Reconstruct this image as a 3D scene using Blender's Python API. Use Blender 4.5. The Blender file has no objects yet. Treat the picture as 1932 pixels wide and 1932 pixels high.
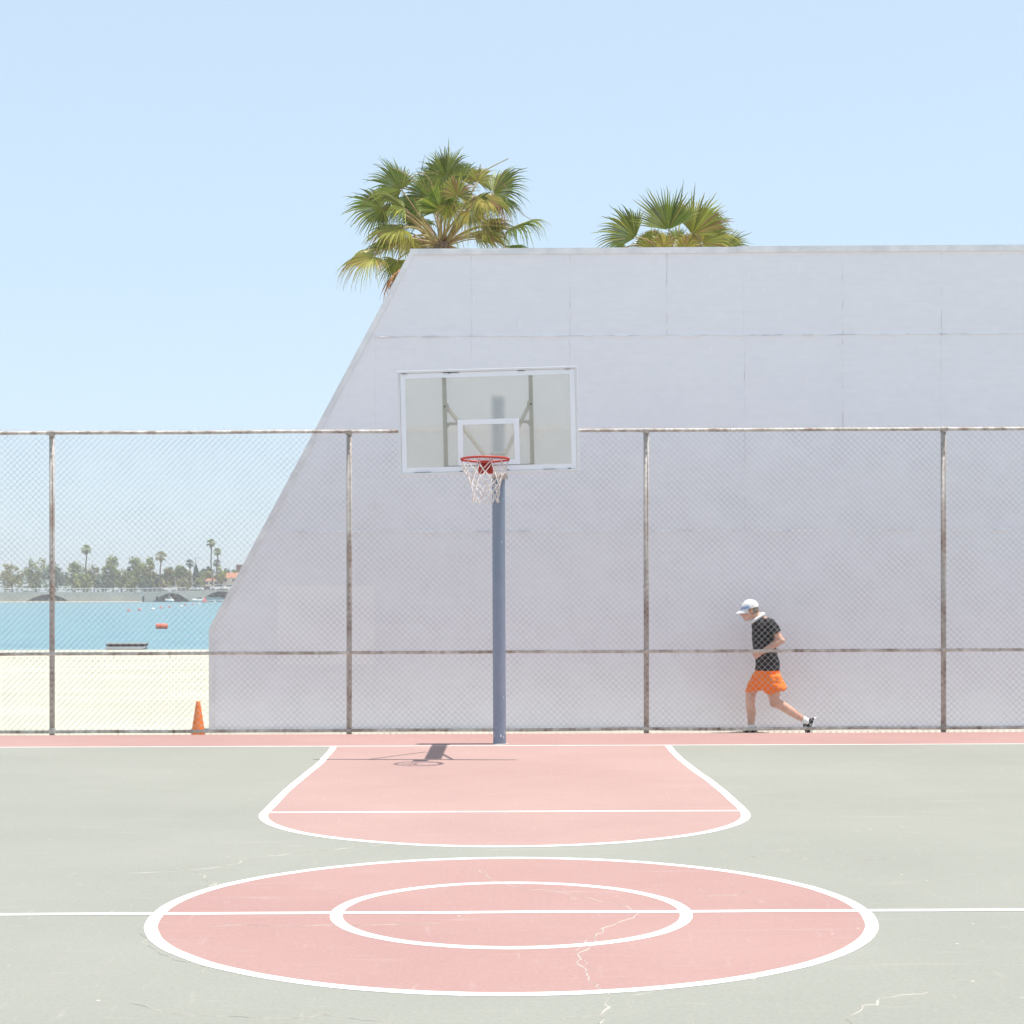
import bpy, math, random
from mathutils import Vector, Matrix, noise
R = math.radians
PI = math.pi
random.seed(7)
scene = bpy.context.scene
col = scene.collection

# ------------------------------------------------------------------ camera, sky, sun, exposure
CAM_H, F, CX, CY, W = 1.66, 3253.0, 966.0, 1119.0, 1932.0
ROLL = R(0.13)
cd = bpy.data.cameras.new('camera'); cam = bpy.data.objects.new('camera', cd); col.objects.link(cam)
cam.location = (0, 0, CAM_H); cam.rotation_euler = (R(90), ROLL, 0)
cd.sensor_width = 36; cd.lens = 36 * F / W; cd.shift_y = (CY - W / 2) / W
cd.clip_start = 0.1; cd.clip_end = 6000
scene.camera = cam

TX, TY = 0.22, -0.003                      # horizontal run of a shadow per metre of height
to_sun = Vector((TX, -TY, 1)).normalized()
elev = math.asin(to_sun.z)
world = bpy.data.worlds.new('World'); scene.world = world; world.use_nodes = True
wn = world.node_tree
bg = wn.nodes['Background']
sky = wn.nodes.new('ShaderNodeTexSky'); sky.sky_type = 'NISHITA'; sky.sun_disc = False
sky.sun_elevation = elev
sky.sun_rotation = math.atan2(to_sun.x, to_sun.y)
sky.air_density = 1.0; sky.dust_density = 0.4; sky.ozone_density = 1.0; sky.altitude = 0
hs = wn.nodes.new('ShaderNodeMix'); hs.data_type = 'RGBA'; hs.blend_type = 'MULTIPLY'; hs.inputs[0].default_value = 1; hs.inputs[7].default_value = (1.25, 1.49, 1.70, 1)
gm = wn.nodes.new('ShaderNodeGamma'); gm.inputs['Gamma'].default_value = 0.2   # evens the sky out, as the soft high-key photograph does
wn.links.new(sky.outputs[0], gm.inputs['Color']); wn.links.new(gm.outputs[0], hs.inputs[6]); wn.links.new(hs.outputs[2], bg.inputs['Color'])
bg.inputs['Strength'].default_value = 0.15
sl = bpy.data.lights.new('sun', 'SUN'); sl.energy = 2.15; sl.angle = R(0.53); sl.color = (1, .955, .89)
so = bpy.data.objects.new('sun', sl); col.objects.link(so)
so.rotation_euler = to_sun.to_track_quat('Z', 'Y').to_euler(); so.location = (10, -10, 40)
scene.view_settings.view_transform = 'Standard'; scene.view_settings.look = 'None'
scene.view_settings.exposure = 1.5; scene.view_settings.gamma = 1

# ------------------------------------------------------------------ helpers
def unroll(px, py):
    dx, dy = px - CX, py - CY
    return dx - dy * ROLL, dy + dx * ROLL
def P(px, py, D):
    dx, dy = unroll(px, py)
    return Vector((dx / F * D, D, CAM_H - dy / F * D))
def G(px, py, z=0.0):
    dx, dy = unroll(px, py)
    D = (CAM_H - z) * F / dy
    return Vector((dx / F * D, D, z))

class MB:
    def __init__(s): s.v = []; s.f = []; s.m = []; s.cur = 0
    def add(s, vs, fs):
        o = len(s.v); s.v += [tuple(v) for v in vs]
        for f in fs: s.f.append(tuple(i + o for i in f)); s.m.append(s.cur)
    def box(s, a, b, M=None):
        x0, y0, z0 = a; x1, y1, z1 = b
        vs = [Vector(q) for q in ((x0,y0,z0),(x1,y0,z0),(x1,y1,z0),(x0,y1,z0),(x0,y0,z1),(x1,y0,z1),(x1,y1,z1),(x0,y1,z1))]
        if M is not None: vs = [M @ q for q in vs]
        s.add(vs, [(0,3,2,1),(4,5,6,7),(0,1,5,4),(1,2,6,5),(2,3,7,6),(3,0,4,7)])
    def bar(s, p, q, w, h, up=Vector((0,0,1))):
        p, q = Vector(p), Vector(q); d = (q - p).normalized()
        sd = d.cross(up).normalized() * w / 2; u = sd.cross(d).normalized() * h / 2
        vs = [p-sd-u, p+sd-u, p+sd+u, p-sd+u, q-sd-u, q+sd-u, q+sd+u, q-sd+u]
        s.add(vs, [(0,1,2,3),(7,6,5,4),(0,4,5,1),(1,5,6,2),(2,6,7,3),(3,7,4,0)])
    def tube(s, pts, rad, n=8, cap=True, M=None, closed=False):
        pts = [Vector(p) for p in pts]
        if not isinstance(rad, (list, tuple)): rad = [rad] * len(pts)
        rings = []; ref = None; N = len(pts)
        for i, p in enumerate(pts):
            if closed: d = pts[(i + 1) % N] - pts[i - 1]
            else: d = pts[min(i + 1, N - 1)] - pts[max(i - 1, 0)]
            if d.length < 1e-9: d = Vector((0, 0, 1))
            d.normalize()
            if ref is None: ref = Vector((0, 0, 1)) if abs(d.z) < .9 else Vector((1, 0, 0))
            a = (ref - d * ref.dot(d))
            if a.length < 1e-6: a = d.orthogonal()
            a.normalize(); b = d.cross(a); ref = a
            r = rad[i]; ra, rb = (r if isinstance(r, tuple) else (r, r))
            rings.append([p + a * math.cos(2*PI*k/n) * ra + b * math.sin(2*PI*k/n) * rb for k in range(n)])
        vs = [v for r_ in rings for v in r_]; fs = []
        if M is not None: vs = [M @ v for v in vs]
        L = N if closed else N - 1
        for i in range(L):
            j = (i + 1) % N
            for k in range(n):
                fs.append((i*n+k, i*n+(k+1)%n, j*n+(k+1)%n, j*n+k))
        if cap and not closed:
            fs.append(tuple(range(n))[::-1]); fs.append(tuple((N-1)*n + k for k in range(n)))
        s.add(vs, fs)
    def loft(s, secs, n=20):
        """secs: (centre, axisA vector, axisB vector)"""
        vs = []
        for c, a, b in secs:
            c, a, b = Vector(c), Vector(a), Vector(b)
            vs += [c + a*math.cos(2*PI*k/n) + b*math.sin(2*PI*k/n) for k in range(n)]
        fs = []
        for i in range(len(secs)-1):
            for k in range(n): fs.append((i*n+k, i*n+(k+1)%n, (i+1)*n+(k+1)%n, (i+1)*n+k))
        fs.append(tuple(range(n))[::-1]); fs.append(tuple((len(secs)-1)*n+k for k in range(n)))
        s.add(vs, fs)
    def ball(s, c, r, M=None, nu=14, nv=10, jit=0):
        c = Vector(c); rx, ry, rz = r if isinstance(r, (tuple, list)) else (r, r, r)
        vs = []; fs = []
        def q(x, y, z):
            v = Vector((x*rx, y*ry, z*rz))
            return c + (M @ v if M is not None else v)
        vs.append(q(0,0,-1))
        for i in range(1, nv):
            t = -PI/2 + PI*i/nv
            for k in range(nu): vs.append(q(math.cos(t)*math.cos(2*PI*k/nu), math.cos(t)*math.sin(2*PI*k/nu), math.sin(t)))
        vs.append(q(0,0,1))
        for k in range(nu): fs.append((0, 1+(k+1)%nu, 1+k))
        for i in range(nv-2):
            for k in range(nu): fs.append((1+i*nu+k, 1+i*nu+(k+1)%nu, 1+(i+1)*nu+(k+1)%nu, 1+(i+1)*nu+k))
        o = 1+(nv-2)*nu
        for k in range(nu): fs.append((o+k, o+(k+1)%nu, len(vs)-1))
        s.add(vs, fs)
    def prism(s, poly, y0, y1):
        """poly: list of (x,z), extruded along Y"""
        n = len(poly)
        vs = [(x, y0, z) for x, z in poly] + [(x, y1, z) for x, z in poly]
        fs = [tuple(range(n)), tuple(range(n, 2*n))[::-1]]
        for k in range(n): fs.append((k, k+n, (k+1)%n+n, (k+1)%n))
        s.add(vs, fs)
    def mesh(s, name):
        me = bpy.data.meshes.new(name); me.from_pydata(s.v, [], s.f); me.update(); return me
    def build(s, name, mat, parent=None, smooth=False, bevel=0, origin=None):
        me = s.mesh(name)
        mats = mat if isinstance(mat, (list, tuple)) else [mat]
        for m in mats: me.materials.append(m)
        if len(mats) > 1: me.polygons.foreach_set('material_index', s.m)
        if smooth: me.polygons.foreach_set('use_smooth', [True]*len(me.polygons))
        if origin is not None:
            me.transform(Matrix.Translation(-Vector(origin)))
        o = bpy.data.objects.new(name, me); col.objects.link(o)
        if origin is not None: o.location = origin
        if parent is not None:
            o.parent = parent
            o.matrix_parent_inverse = world_of(parent).inverted()
        if bevel:
            b = o.modifiers.new('bevel', 'BEVEL'); b.width = bevel; b.segments = 2; b.limit_method = 'ANGLE'
        return o

def world_of(o):
    m = o.matrix_basis.copy() if o.parent is None else world_of(o.parent) @ o.matrix_parent_inverse @ o.matrix_basis
    return m
def tag(o, label=None, cat=None, group=None, kind=None):
    if label: o['label'] = label
    if cat: o['category'] = cat
    if group: o['group'] = group
    if kind: o['kind'] = kind
    return o
def empty(name, loc, rz=0):
    o = bpy.data.objects.new(name, None); col.objects.link(o); o.location = loc; o.rotation_euler = (0, 0, rz); return o
def copy_tree(o, parent=None):
    c = o.copy(); col.objects.link(c)
    if parent is not None: c.parent = parent; c.matrix_parent_inverse = o.matrix_parent_inverse.copy()
    for ch in list(o.children): copy_tree(ch, c)
    return c

def mat(name, base, rough=.7, metal=0, var=.0, scale=4, col2=None, bump=0, bscale=60, spec=.3, detail=6, stretch=None,
        lo=.4, hi=.65, trans=0, island=0):
    m = bpy.data.materials.new(name); m.use_nodes = True; nt = m.node_tree; N = nt.nodes; L = nt.links
    b = N['Principled BSDF']; b.inputs['Roughness'].default_value = rough; b.inputs['Metallic'].default_value = metal
    b.inputs['Specular IOR Level'].default_value = spec
    b.inputs['Base Color'].default_value = (*base, 1)
    tc = N.new('ShaderNodeTexCoord'); mp = N.new('ShaderNodeMapping'); L.new(tc.outputs['Object'], mp.inputs[0])
    if stretch: mp.inputs['Scale'].default_value = stretch
    out = None
    if col2 is not None:
        nz = N.new('ShaderNodeTexNoise'); nz.inputs['Scale'].default_value = scale; nz.inputs['Detail'].default_value = detail
        nz.inputs['Roughness'].default_value = .6
        L.new(mp.outputs[0], nz.inputs['Vector'])
        cr = N.new('ShaderNodeValToRGB'); cr.color_ramp.elements[0].position = lo; cr.color_ramp.elements[1].position = hi
        cr.color_ramp.elements[0].color = (*base, 1); cr.color_ramp.elements[1].color = (*col2, 1)
        L.new(nz.outputs['Fac'], cr.inputs[0]); out = cr.outputs[0]
    if var or island:
        hv = N.new('ShaderNodeHueSaturation')
        if out is not None: L.new(out, hv.inputs['Color'])
        else: hv.inputs['Color'].default_value = (*base, 1)
        mr = N.new('ShaderNodeMapRange')
        a = var or island
        mr.inputs['To Min'].default_value = 1 - a; mr.inputs['To Max'].default_value = 1 + a
        if island:
            ge = N.new('ShaderNodeNewGeometry'); L.new(ge.outputs['Random Per Island'], mr.inputs[0])
        else:
            nz2 = N.new('ShaderNodeTexNoise'); nz2.inputs['Scale'].default_value = bscale; nz2.inputs['Detail'].default_value = 3
            L.new(mp.outputs[0], nz2.inputs['Vector']); L.new(nz2.outputs['Fac'], mr.inputs[0])
            mr.inputs['From Min'].default_value = .25; mr.inputs['From Max'].default_value = .75
        L.new(mr.outputs[0], hv.inputs['Value']); out = hv.outputs[0]
    if out is not None: L.new(out, b.inputs['Base Color'])
    if bump:
        nb = N.new('ShaderNodeTexNoise'); nb.inputs['Scale'].default_value = bscale; nb.inputs['Detail'].default_value = 5
        L.new(mp.outputs[0], nb.inputs['Vector'])
        bp = N.new('ShaderNodeBump'); bp.inputs['Strength'].default_value = bump; bp.inputs['Distance'].default_value = .01
        L.new(nb.outputs['Fac'], bp.inputs['Height']); L.new(bp.outputs[0], b.inputs['Normal'])
    if trans:
        tr = N.new('ShaderNodeBsdfTranslucent'); mx = N.new('ShaderNodeMixShader'); mx.inputs[0].default_value = trans
        if out is not None: L.new(out, tr.inputs['Color'])
        else: tr.inputs['Color'].default_value = (*base, 1)
        L.new(b.outputs[0], mx.inputs[1]); L.new(tr.outputs[0], mx.inputs[2]); L.new(mx.outputs[0], N['Material Output'].inputs['Surface'])
    return m

def court_mat(name, c1, c2):
    """acrylic court paint: broad mottling, fine grain, short pale scuffs"""
    m = bpy.data.materials.new(name); m.use_nodes = True; nt = m.node_tree; N = nt.nodes; L = nt.links
    b = N['Principled BSDF']; b.inputs['Roughness'].default_value = .85; b.inputs['Specular IOR Level'].default_value = .2
    tc = N.new('ShaderNodeTexCoord')
    n1 = N.new('ShaderNodeTexNoise'); n1.inputs['Scale'].default_value = .35; n1.inputs['Detail'].default_value = 8; n1.inputs['Roughness'].default_value = .62
    L.new(tc.outputs['Object'], n1.inputs['Vector'])
    cr = N.new('ShaderNodeValToRGB'); cr.color_ramp.elements[0].position = .3; cr.color_ramp.elements[1].position = .7
    cr.color_ramp.elements[0].color = (*c1, 1); cr.color_ramp.elements[1].color = (*c2, 1); L.new(n1.outputs['Fac'], cr.inputs[0])
    n2 = N.new('ShaderNodeTexNoise'); n2.inputs['Scale'].default_value = 45; n2.inputs['Detail'].default_value = 8; n2.inputs['Roughness'].default_value = .7
    L.new(tc.outputs['Object'], n2.inputs['Vector'])
    mr = N.new('ShaderNodeMapRange'); mr.inputs['From Min'].default_value = .3; mr.inputs['From Max'].default_value = .7
    mr.inputs['To Min'].default_value = .91; mr.inputs['To Max'].default_value = 1.08; L.new(n2.outputs['Fac'], mr.inputs[0])
    mv = N.new('ShaderNodeMix'); mv.data_type = 'RGBA'; mv.blend_type = 'MULTIPLY'; mv.inputs[0].default_value = 1
    L.new(cr.outputs[0], mv.inputs[6]); L.new(mr.outputs[0], mv.inputs[7])
    # pale scuffs, stretched, two directions
    prev = mv.outputs[2]
    for sc, rot in (((1.6, 14, 1), .15), ((15, 2.2, 1), .8), ((3, 22, 1), -.15), ((.5, 5, 1), .03)):
        mp = N.new('ShaderNodeMapping'); mp.inputs['Rotation'].default_value = (0, 0, rot); mp.inputs['Scale'].default_value = sc
        L.new(tc.outputs['Object'], mp.inputs[0])
        n3 = N.new('ShaderNodeTexNoise'); n3.inputs['Scale'].default_value = 1.1; n3.inputs['Detail'].default_value = 5; n3.inputs['Roughness'].default_value = .75
        L.new(mp.outputs[0], n3.inputs['Vector'])
        r3 = N.new('ShaderNodeMapRange'); r3.inputs['From Min'].default_value = .60; r3.inputs['From Max'].default_value = .78
        r3.inputs['To Max'].default_value = .38; L.new(n3.outputs['Fac'], r3.inputs[0])
        mm = N.new('ShaderNodeMix'); mm.data_type = 'RGBA'
        L.new(r3.outputs[0], mm.inputs[0]); L.new(prev, mm.inputs[6]); mm.inputs[7].default_value = (.46, .42, .38, 1)
        prev = mm.outputs[2]
    # tiny pale chips
    vo = N.new('ShaderNodeTexVoronoi'); vo.inputs['Scale'].default_value = 3.2; L.new(tc.outputs['Object'], vo.inputs['Vector'])
    rc = N.new('ShaderNodeMapRange'); rc.inputs['From Min'].default_value = .035; rc.inputs['From Max'].default_value = .02
    L.new(vo.outputs['Distance'], rc.inputs[0])
    mc = N.new('ShaderNodeMix'); mc.data_type = 'RGBA'; L.new(rc.outputs[0], mc.inputs[0]); L.new(prev, mc.inputs[6])
    mc.inputs[7].default_value = (.50, .46, .40, 1)
    v2 = N.new('ShaderNodeTexVoronoi'); v2.inputs['Scale'].default_value = 9; L.new(tc.outputs['Object'], v2.inputs['Vector'])
    rd = N.new('ShaderNodeMapRange'); rd.inputs['From Min'].default_value = .05; rd.inputs['From Max'].default_value = .03; rd.inputs['To Max'].default_value = .6
    L.new(v2.outputs['Distance'], rd.inputs[0])
    n5 = N.new('ShaderNodeTexNoise'); n5.inputs['Scale'].default_value = .8; L.new(tc.outputs['Object'], n5.inputs['Vector'])
    r5 = N.new('ShaderNodeMapRange'); r5.inputs['From Min'].default_value = .5; r5.inputs['From Max'].default_value = .62; L.new(n5.outputs['Fac'], r5.inputs[0])
    m5 = N.new('ShaderNodeMath'); m5.operation = 'MULTIPLY'; L.new(rd.outputs[0], m5.inputs[0]); L.new(r5.outputs[0], m5.inputs[1])
    md2 = N.new('ShaderNodeMix'); md2.data_type = 'RGBA'; L.new(m5.outputs[0], md2.inputs[0]); L.new(mc.outputs[2], md2.inputs[6])
    md2.inputs[7].default_value = (.20, .18, .15, 1)
    L.new(md2.outputs[2], b.inputs['Base Color'])
    bp = N.new('ShaderNodeBump'); bp.inputs['Strength'].default_value = .25; bp.inputs['Distance'].default_value = .004
    L.new(n2.outputs['Fac'], bp.inputs['Height']); L.new(bp.outputs[0], b.inputs['Normal'])
    return m

M = {}
M['court_green'] = court_mat('court_green', (.255, .254, .218), (.292, .288, .250))
M['court_pink'] = court_mat('court_pink', (.340, .200, .182), (.390, .242, .218))
M['court_pink_worn'] = court_mat('court_pink_worn', (.355, .226, .203), (.41, .272, .243))
M['line'] = mat('line_paint', (.78, .77, .74), .8, col2=(.70, .69, .66), scale=3, var=.03, bscale=50)
M['crack'] = mat('crack_filler', (.48, .44, .385), .9, col2=(.34, .31, .27), scale=8)
M['sand'] = mat('sand', (.44, .42, .335), .95, col2=(.50, .49, .40), scale=.25, bump=.5, bscale=5, spec=.1, var=.03)
M['concrete'] = mat('concrete', (.42, .385, .33), .9, col2=(.48, .44, .38), scale=1.5, bump=.3, bscale=40, spec=.1)
M['wire'] = mat('galvanised_wire', (.64, .63, .61), .5, metal=.2, col2=(.42, .39, .36), scale=2.5, spec=.5)
M['pipe'] = mat('rusty_pipe', (.66, .61, .56), .7, metal=.15, col2=(.22, .13, .09), scale=7, lo=.42, hi=.72, var=.25, bscale=25, bump=.3)
M['pipe_post'] = mat('weathered_post', (.46, .42, .39), .7, metal=.1, col2=(.27, .19, .15), scale=3, lo=.45, hi=.7, var=.3, bscale=22, bump=.3)
M['pole'] = mat('blue_grey_paint', (.20, .245, .325), .45, col2=(.245, .265, .345), scale=1.2, stretch=(1, 1, .35), bump=.15, bscale=30, spec=.5, var=.06)
M['board_frame'] = mat('white_metal', (.74, .73, .75), .5, col2=(.62, .60, .61), scale=5, lo=.55, hi=.8)
M['stripe'] = mat('stripe_paint', (.86, .86, .90), .5, col2=(.82, .82, .87), scale=3)
M['frame_beige'] = mat('beige_metal', (.46, .43, .385), .6, col2=(.40, .365, .32), scale=6)
M['arm'] = mat('arm_steel', (.50, .50, .50), .6, col2=(.32, .27, .23), scale=10, lo=.5, hi=.75)
M['rim'] = mat('rim_red', (.46, .032, .022), .5, col2=(.30, .05, .04), scale=20, lo=.5, hi=.8, spec=.5)
M['net'] = mat('net_cord', (.72, .67, .64), .9, col2=(.60, .52, .50), scale=14)
M['dark'] = mat('dark_gap', (.03, .03, .035), .8)
M['sticker'] = mat('sticker_white', (.8, .8, .8), .6)
M['cone'] = mat('cone_orange', (.92, .235, .04), .45, col2=(.86, .27, .08), scale=9, spec=.4, trans=.15)
M['buoy_orange'] = mat('buoy_orange', (.78, .15, .07), .5, col2=(.7, .2, .12), scale=3)
M['buoy_red'] = mat('buoy_red', (.55, .07, .06), .5)
M['buoy_white'] = mat('buoy_white', (.75, .74, .70), .5)
M['wood'] = mat('weathered_wood', (.34, .27, .24), .8, col2=(.22, .17, .15), scale=6)
M['skin'] = mat('skin', (.70, .42, .31), .55, col2=(.60, .32, .23), scale=9, spec=.35, bump=.1, bscale=90)
M['shirt'] = mat('black_fabric', (.022, .022, .025), .85, col2=(.035, .035, .04), scale=9, spec=.2, bump=.35, bscale=28)
M['shorts'] = mat('orange_fabric', (.94, .20, .03), .8, col2=(.92, .25, .05), scale=7, spec=.2, bump=.4, bscale=24)
M['white_cloth'] = mat('white_cloth', (.78, .78, .78), .85)
M['cap_blue'] = mat('cap_blue', (.30, .42, .72), .8)
M['shoe_black'] = mat('shoe_black', (.02, .02, .022), .6)
M['shoe_grey'] = mat('shoe_grey', (.45, .45, .47), .6)
M['hair'] = mat('grey_hair', (.30, .24, .17), .8, col2=(.16, .13, .10), scale=40, bump=.6, bscale=120)

# wall paint: pale lavender grey, brushed, faint patches
def wall_mat():
    m = mat('wall_paint', (.83, .81, .855), .8, col2=(.86, .84, .88), scale=.9, stretch=(1, 1, 1.6), bump=.14, bscale=9, spec=.25, var=.02, lo=.25, hi=.8)
    nt = m.node_tree; N = nt.nodes; L = nt.links; b = N['Principled BSDF']
    src = b.inputs['Base Color'].links[0].from_socket
    tc = N.new('ShaderNodeTexCoord'); mp = N.new('ShaderNodeMapping'); mp.inputs['Scale'].default_value = (1.2, 1, 26)
    L.new(tc.outputs['Object'], mp.inputs[0])
    nz = N.new('ShaderNodeTexNoise'); nz.inputs['Scale'].default_value = 1.5; nz.inputs['Detail'].default_value = 5; L.new(mp.outputs[0], nz.inputs['Vector'])
    mr = N.new('ShaderNodeMapRange'); mr.inputs['From Min'].default_value = .3; mr.inputs['From Max'].default_value = .7
    mr.inputs['To Min'].default_value = .988; mr.inputs['To Max'].default_value = 1.01; L.new(nz.outputs['Fac'], mr.inputs[0])
    mx = N.new('ShaderNodeMix'); mx.data_type = 'RGBA'; mx.blend_type = 'MULTIPLY'; mx.inputs[0].default_value = 1
    L.new(src, mx.inputs[6]); L.new(mr.outputs[0], mx.inputs[7]); L.new(mx.outputs[2], b.inputs['Base Color'])
    return m
M['wall'] = wall_mat()
M['wall_patch'] = mat('wall_touch_up', (.90, .875, .90), .8, col2=(.88, .855, .88), scale=2)
M['wall_trim'] = mat('wall_trim', (.74, .72, .74), .7, col2=(.86, .84, .85), scale=5)
M['seam'] = mat('seam_filler', (.90, .89, .90), .7, col2=(.66, .64, .68), scale=5, lo=.5, hi=.62)  # filler tone; its light and dark contrast also paints lit and shaded seam lines
M['leaf'] = mat('palm_leaf', (.14, .20, .030), .3, col2=(.26, .28, .06), scale=1.1, spec=.6, trans=.34, island=.5)
M['leaf_yellow'] = mat('palm_leaf_yellow', (.32, .33, .06), .38, col2=(.44, .36, .10), scale=1.5, spec=.45, trans=.34, island=.45)
M['leaf_dry'] = mat('palm_leaf_dry', (.44, .24, .12), .8, col2=(.42, .19, .12), scale=2, trans=.2, island=.3)
M['petiole'] = mat('leaf_stalk', (.36, .30, .11), .5, col2=(.26, .14, .07), scale=3, spec=.45)
M['trunk'] = mat('palm_trunk', (.20, .14, .10), .9, col2=(.11, .08, .06), scale=5, stretch=(1, 1, 6), bump=.8, bscale=8)

def water_mat():
    m = bpy.data.materials.new('bay_water'); m.use_nodes = True; N = m.node_tree.nodes; L = m.node_tree.links
    b = N['Principled BSDF']; b.inputs['Base Color'].default_value = (.10, .36, .44, 1); b.inputs['Roughness'].default_value = .35
    b.inputs['IOR'].default_value = 1.33; b.inputs['Specular IOR Level'].default_value = .22
    tc = N.new('ShaderNodeTexCoord'); mp = N.new('ShaderNodeMapping'); mp.inputs['Scale'].default_value = (.35, 1, 1); L.new(tc.outputs['Object'], mp.inputs[0])
    nz = N.new('ShaderNodeTexNoise'); nz.inputs['Scale'].default_value = .9; nz.inputs['Detail'].default_value = 6; L.new(mp.outputs[0], nz.inputs['Vector'])
    bp = N.new('ShaderNodeBump'); bp.inputs['Strength'].default_value = .6; bp.inputs['Distance'].default_value = .25
    L.new(nz.outputs['Fac'], bp.inputs['Height']); L.new(bp.outputs[0], b.inputs['Normal'])
    cr = N.new('ShaderNodeValToRGB'); cr.color_ramp.elements[0].color = (.11, .23, .27, 1); cr.color_ramp.elements[1].color = (.175, .30, .335, 1)  # wave sparkle painted into the colour, paler and darker with the ripples
    cr.color_ramp.elements[0].position = .35; cr.color_ramp.elements[1].position = .65
    L.new(nz.outputs['Fac'], cr.inputs[0]); L.new(cr.outputs[0], b.inputs['Base Color'])
    return m
M['water'] = water_mat()

def glass_mat():
    """scratched acrylic board: clear with a frosted, slightly warm body"""
    m = bpy.data.materials.new('hazed_acrylic'); m.use_nodes = True; N = m.node_tree.nodes; L = m.node_tree.links
    out = N['Material Output']; N.remove(N['Principled BSDF'])
    rf = N.new('ShaderNodeBsdfRefraction'); rf.inputs['Color'].default_value = (.98, .975, .94, 1); rf.inputs['Roughness'].default_value = .2; rf.inputs['IOR'].default_value = 1.2
    tr = N.new('ShaderNodeBsdfTransparent'); tr.inputs['Color'].default_value = (.98, .975, .94, 1)
    df = N.new('ShaderNodeBsdfDiffuse'); df.inputs['Color'].default_value = (.86, .85, .79, 1)
    gl = N.new('ShaderNodeBsdfGlossy'); gl.inputs['Roughness'].default_value = .12
    tl = N.new('ShaderNodeBsdfTranslucent'); tl.inputs['Color'].default_value = (.86, .85, .79, 1)
    a = N.new('ShaderNodeMixShader'); a.inputs[0].default_value = .8; L.new(tr.outputs[0], a.inputs[1]); L.new(rf.outputs[0], a.inputs[2])
    d2 = N.new('ShaderNodeMixShader'); d2.inputs[0].default_value = .5; L.new(df.outputs[0], d2.inputs[1]); L.new(tl.outputs[0], d2.inputs[2])
    nz = N.new('ShaderNodeTexNoise'); nz.inputs['Scale'].default_value = 3; nz.inputs['Detail'].default_value = 7
    tc = N.new('ShaderNodeTexCoord'); L.new(tc.outputs['Object'], nz.inputs['Vector'])
    mr = N.new('ShaderNodeMapRange'); mr.inputs['To Min'].default_value = .20; mr.inputs['To Max'].default_value = .33; L.new(nz.outputs['Fac'], mr.inputs[0])
    c = N.new('ShaderNodeMixShader'); L.new(mr.outputs[0], c.inputs[0]); L.new(a.outputs[0], c.inputs[1]); L.new(d2.outputs[0], c.inputs[2])
    e = N.new('ShaderNodeMixShader'); e.inputs[0].default_value = .04; L.new(c.outputs[0], e.inputs[1]); L.new(gl.outputs[0], e.inputs[2])
    L.new(e.outputs[0], out.inputs['Surface'])
    return m
M['glass'] = glass_mat()

# ------------------------------------------------------------------ ground, beach, water, far bank
ZW = -1.60
XB = -150.0
def ground_z(x, y):
    if y <= 21.9: return -0.05
    if y <= 130:
        return -0.05 + (y - 21.9) * (-1.55 / (101.5 - 21.9)) + .05 * noise.noise(Vector((x*.02, y*.05, 0)))*min(1, (y-22)/20)
    if x < XB:
        if y < 690: return -3.6
        if y < 712: return -3.6 + (y - 690) / 22 * 3.4
        if y < 726: return -.2 + (y - 712) / 14 * 2.4
        return 2.2
    return -3.6 if y < 735 else (1.6 if y < 760 else 2.2)
xs = [-2600, -1200, -600, -400, -300, -220, XB - .1, XB + .1, -120, -80, -50, -30, -20, -14, -9, -4, 0, 5, 12, 20, 50, 120, 300, 800, 2600]
ys = [-1500, -400, -60, 0, 19, 21.9] + [24 + 4*i for i in range(27)] + [150, 400, 689, 695, 701, 706, 712, 719, 726, 734, 736, 759, 761, 900, 1400, 2600]
g = MB(); vs = [(x, y, ground_z(x, y)) for y in ys for x in xs]; nx = len(xs)
g.add(vs, [(j*nx+i, j*nx+i+1, (j+1)*nx+i+1, (j+1)*nx+i) for j in range(len(ys)-1) for i in range(nx-1)])
tag(g.build('ground', M['sand'], smooth=True), kind='structure')
w = MB(); w.add([(-2600, 90, ZW), (2600, 90, ZW), (2600, 2000, ZW), (-2600, 2000, ZW)], [(0, 1, 2, 3)])
tag(w.build('water', M['water']), kind='structure')

# concrete path between the fence and the wall
p = MB(); p.add([(-3.95, 20.2, -.044), (15, 20.2, -.044), (15, 22.1, -.044), (-3.95, 22.1, -.044)], [(0, 1, 2, 3)])
tag(p.build('path', M['concrete']), kind='structure')

# ------------------------------------------------------------------ court (its own axes u, v)
RC = .0118; C0 = Vector((-.008, 8.965, 0))
def C(u, v, z=0): return Vector((C0.x + u*math.cos(RC) - v*math.sin(RC), C0.y + u*math.sin(RC) + v*math.cos(RC), z))
V_BASE, V_EDGE, V_FT = 9.785, 11.39, 4.13
LANE = 1.815; RFT = 1.80; RO = 1.835; RI = .905
s = MB()
q = [C(-22, -13), C(22, -13), C(22, V_EDGE), C(-22, V_EDGE)]
s.add([(a.x, a.y, 0) for a in q] + [(a.x, a.y, -.4) for a in q], [(0,1,2,3),(4,7,6,5),(0,4,5,1),(1,5,6,2),(2,6,7,3),(3,7,4,0)])
tag(s.build('court_surface', M['court_green'], bevel=.008), kind='structure')
rng = random.Random(3)
def wob(t, k=0): return .010 * noise.noise(Vector((t*1.3, k*7.1, 2))) + .004 * noise.noise(Vector((t*5, k*3.1, 9)))
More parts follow.
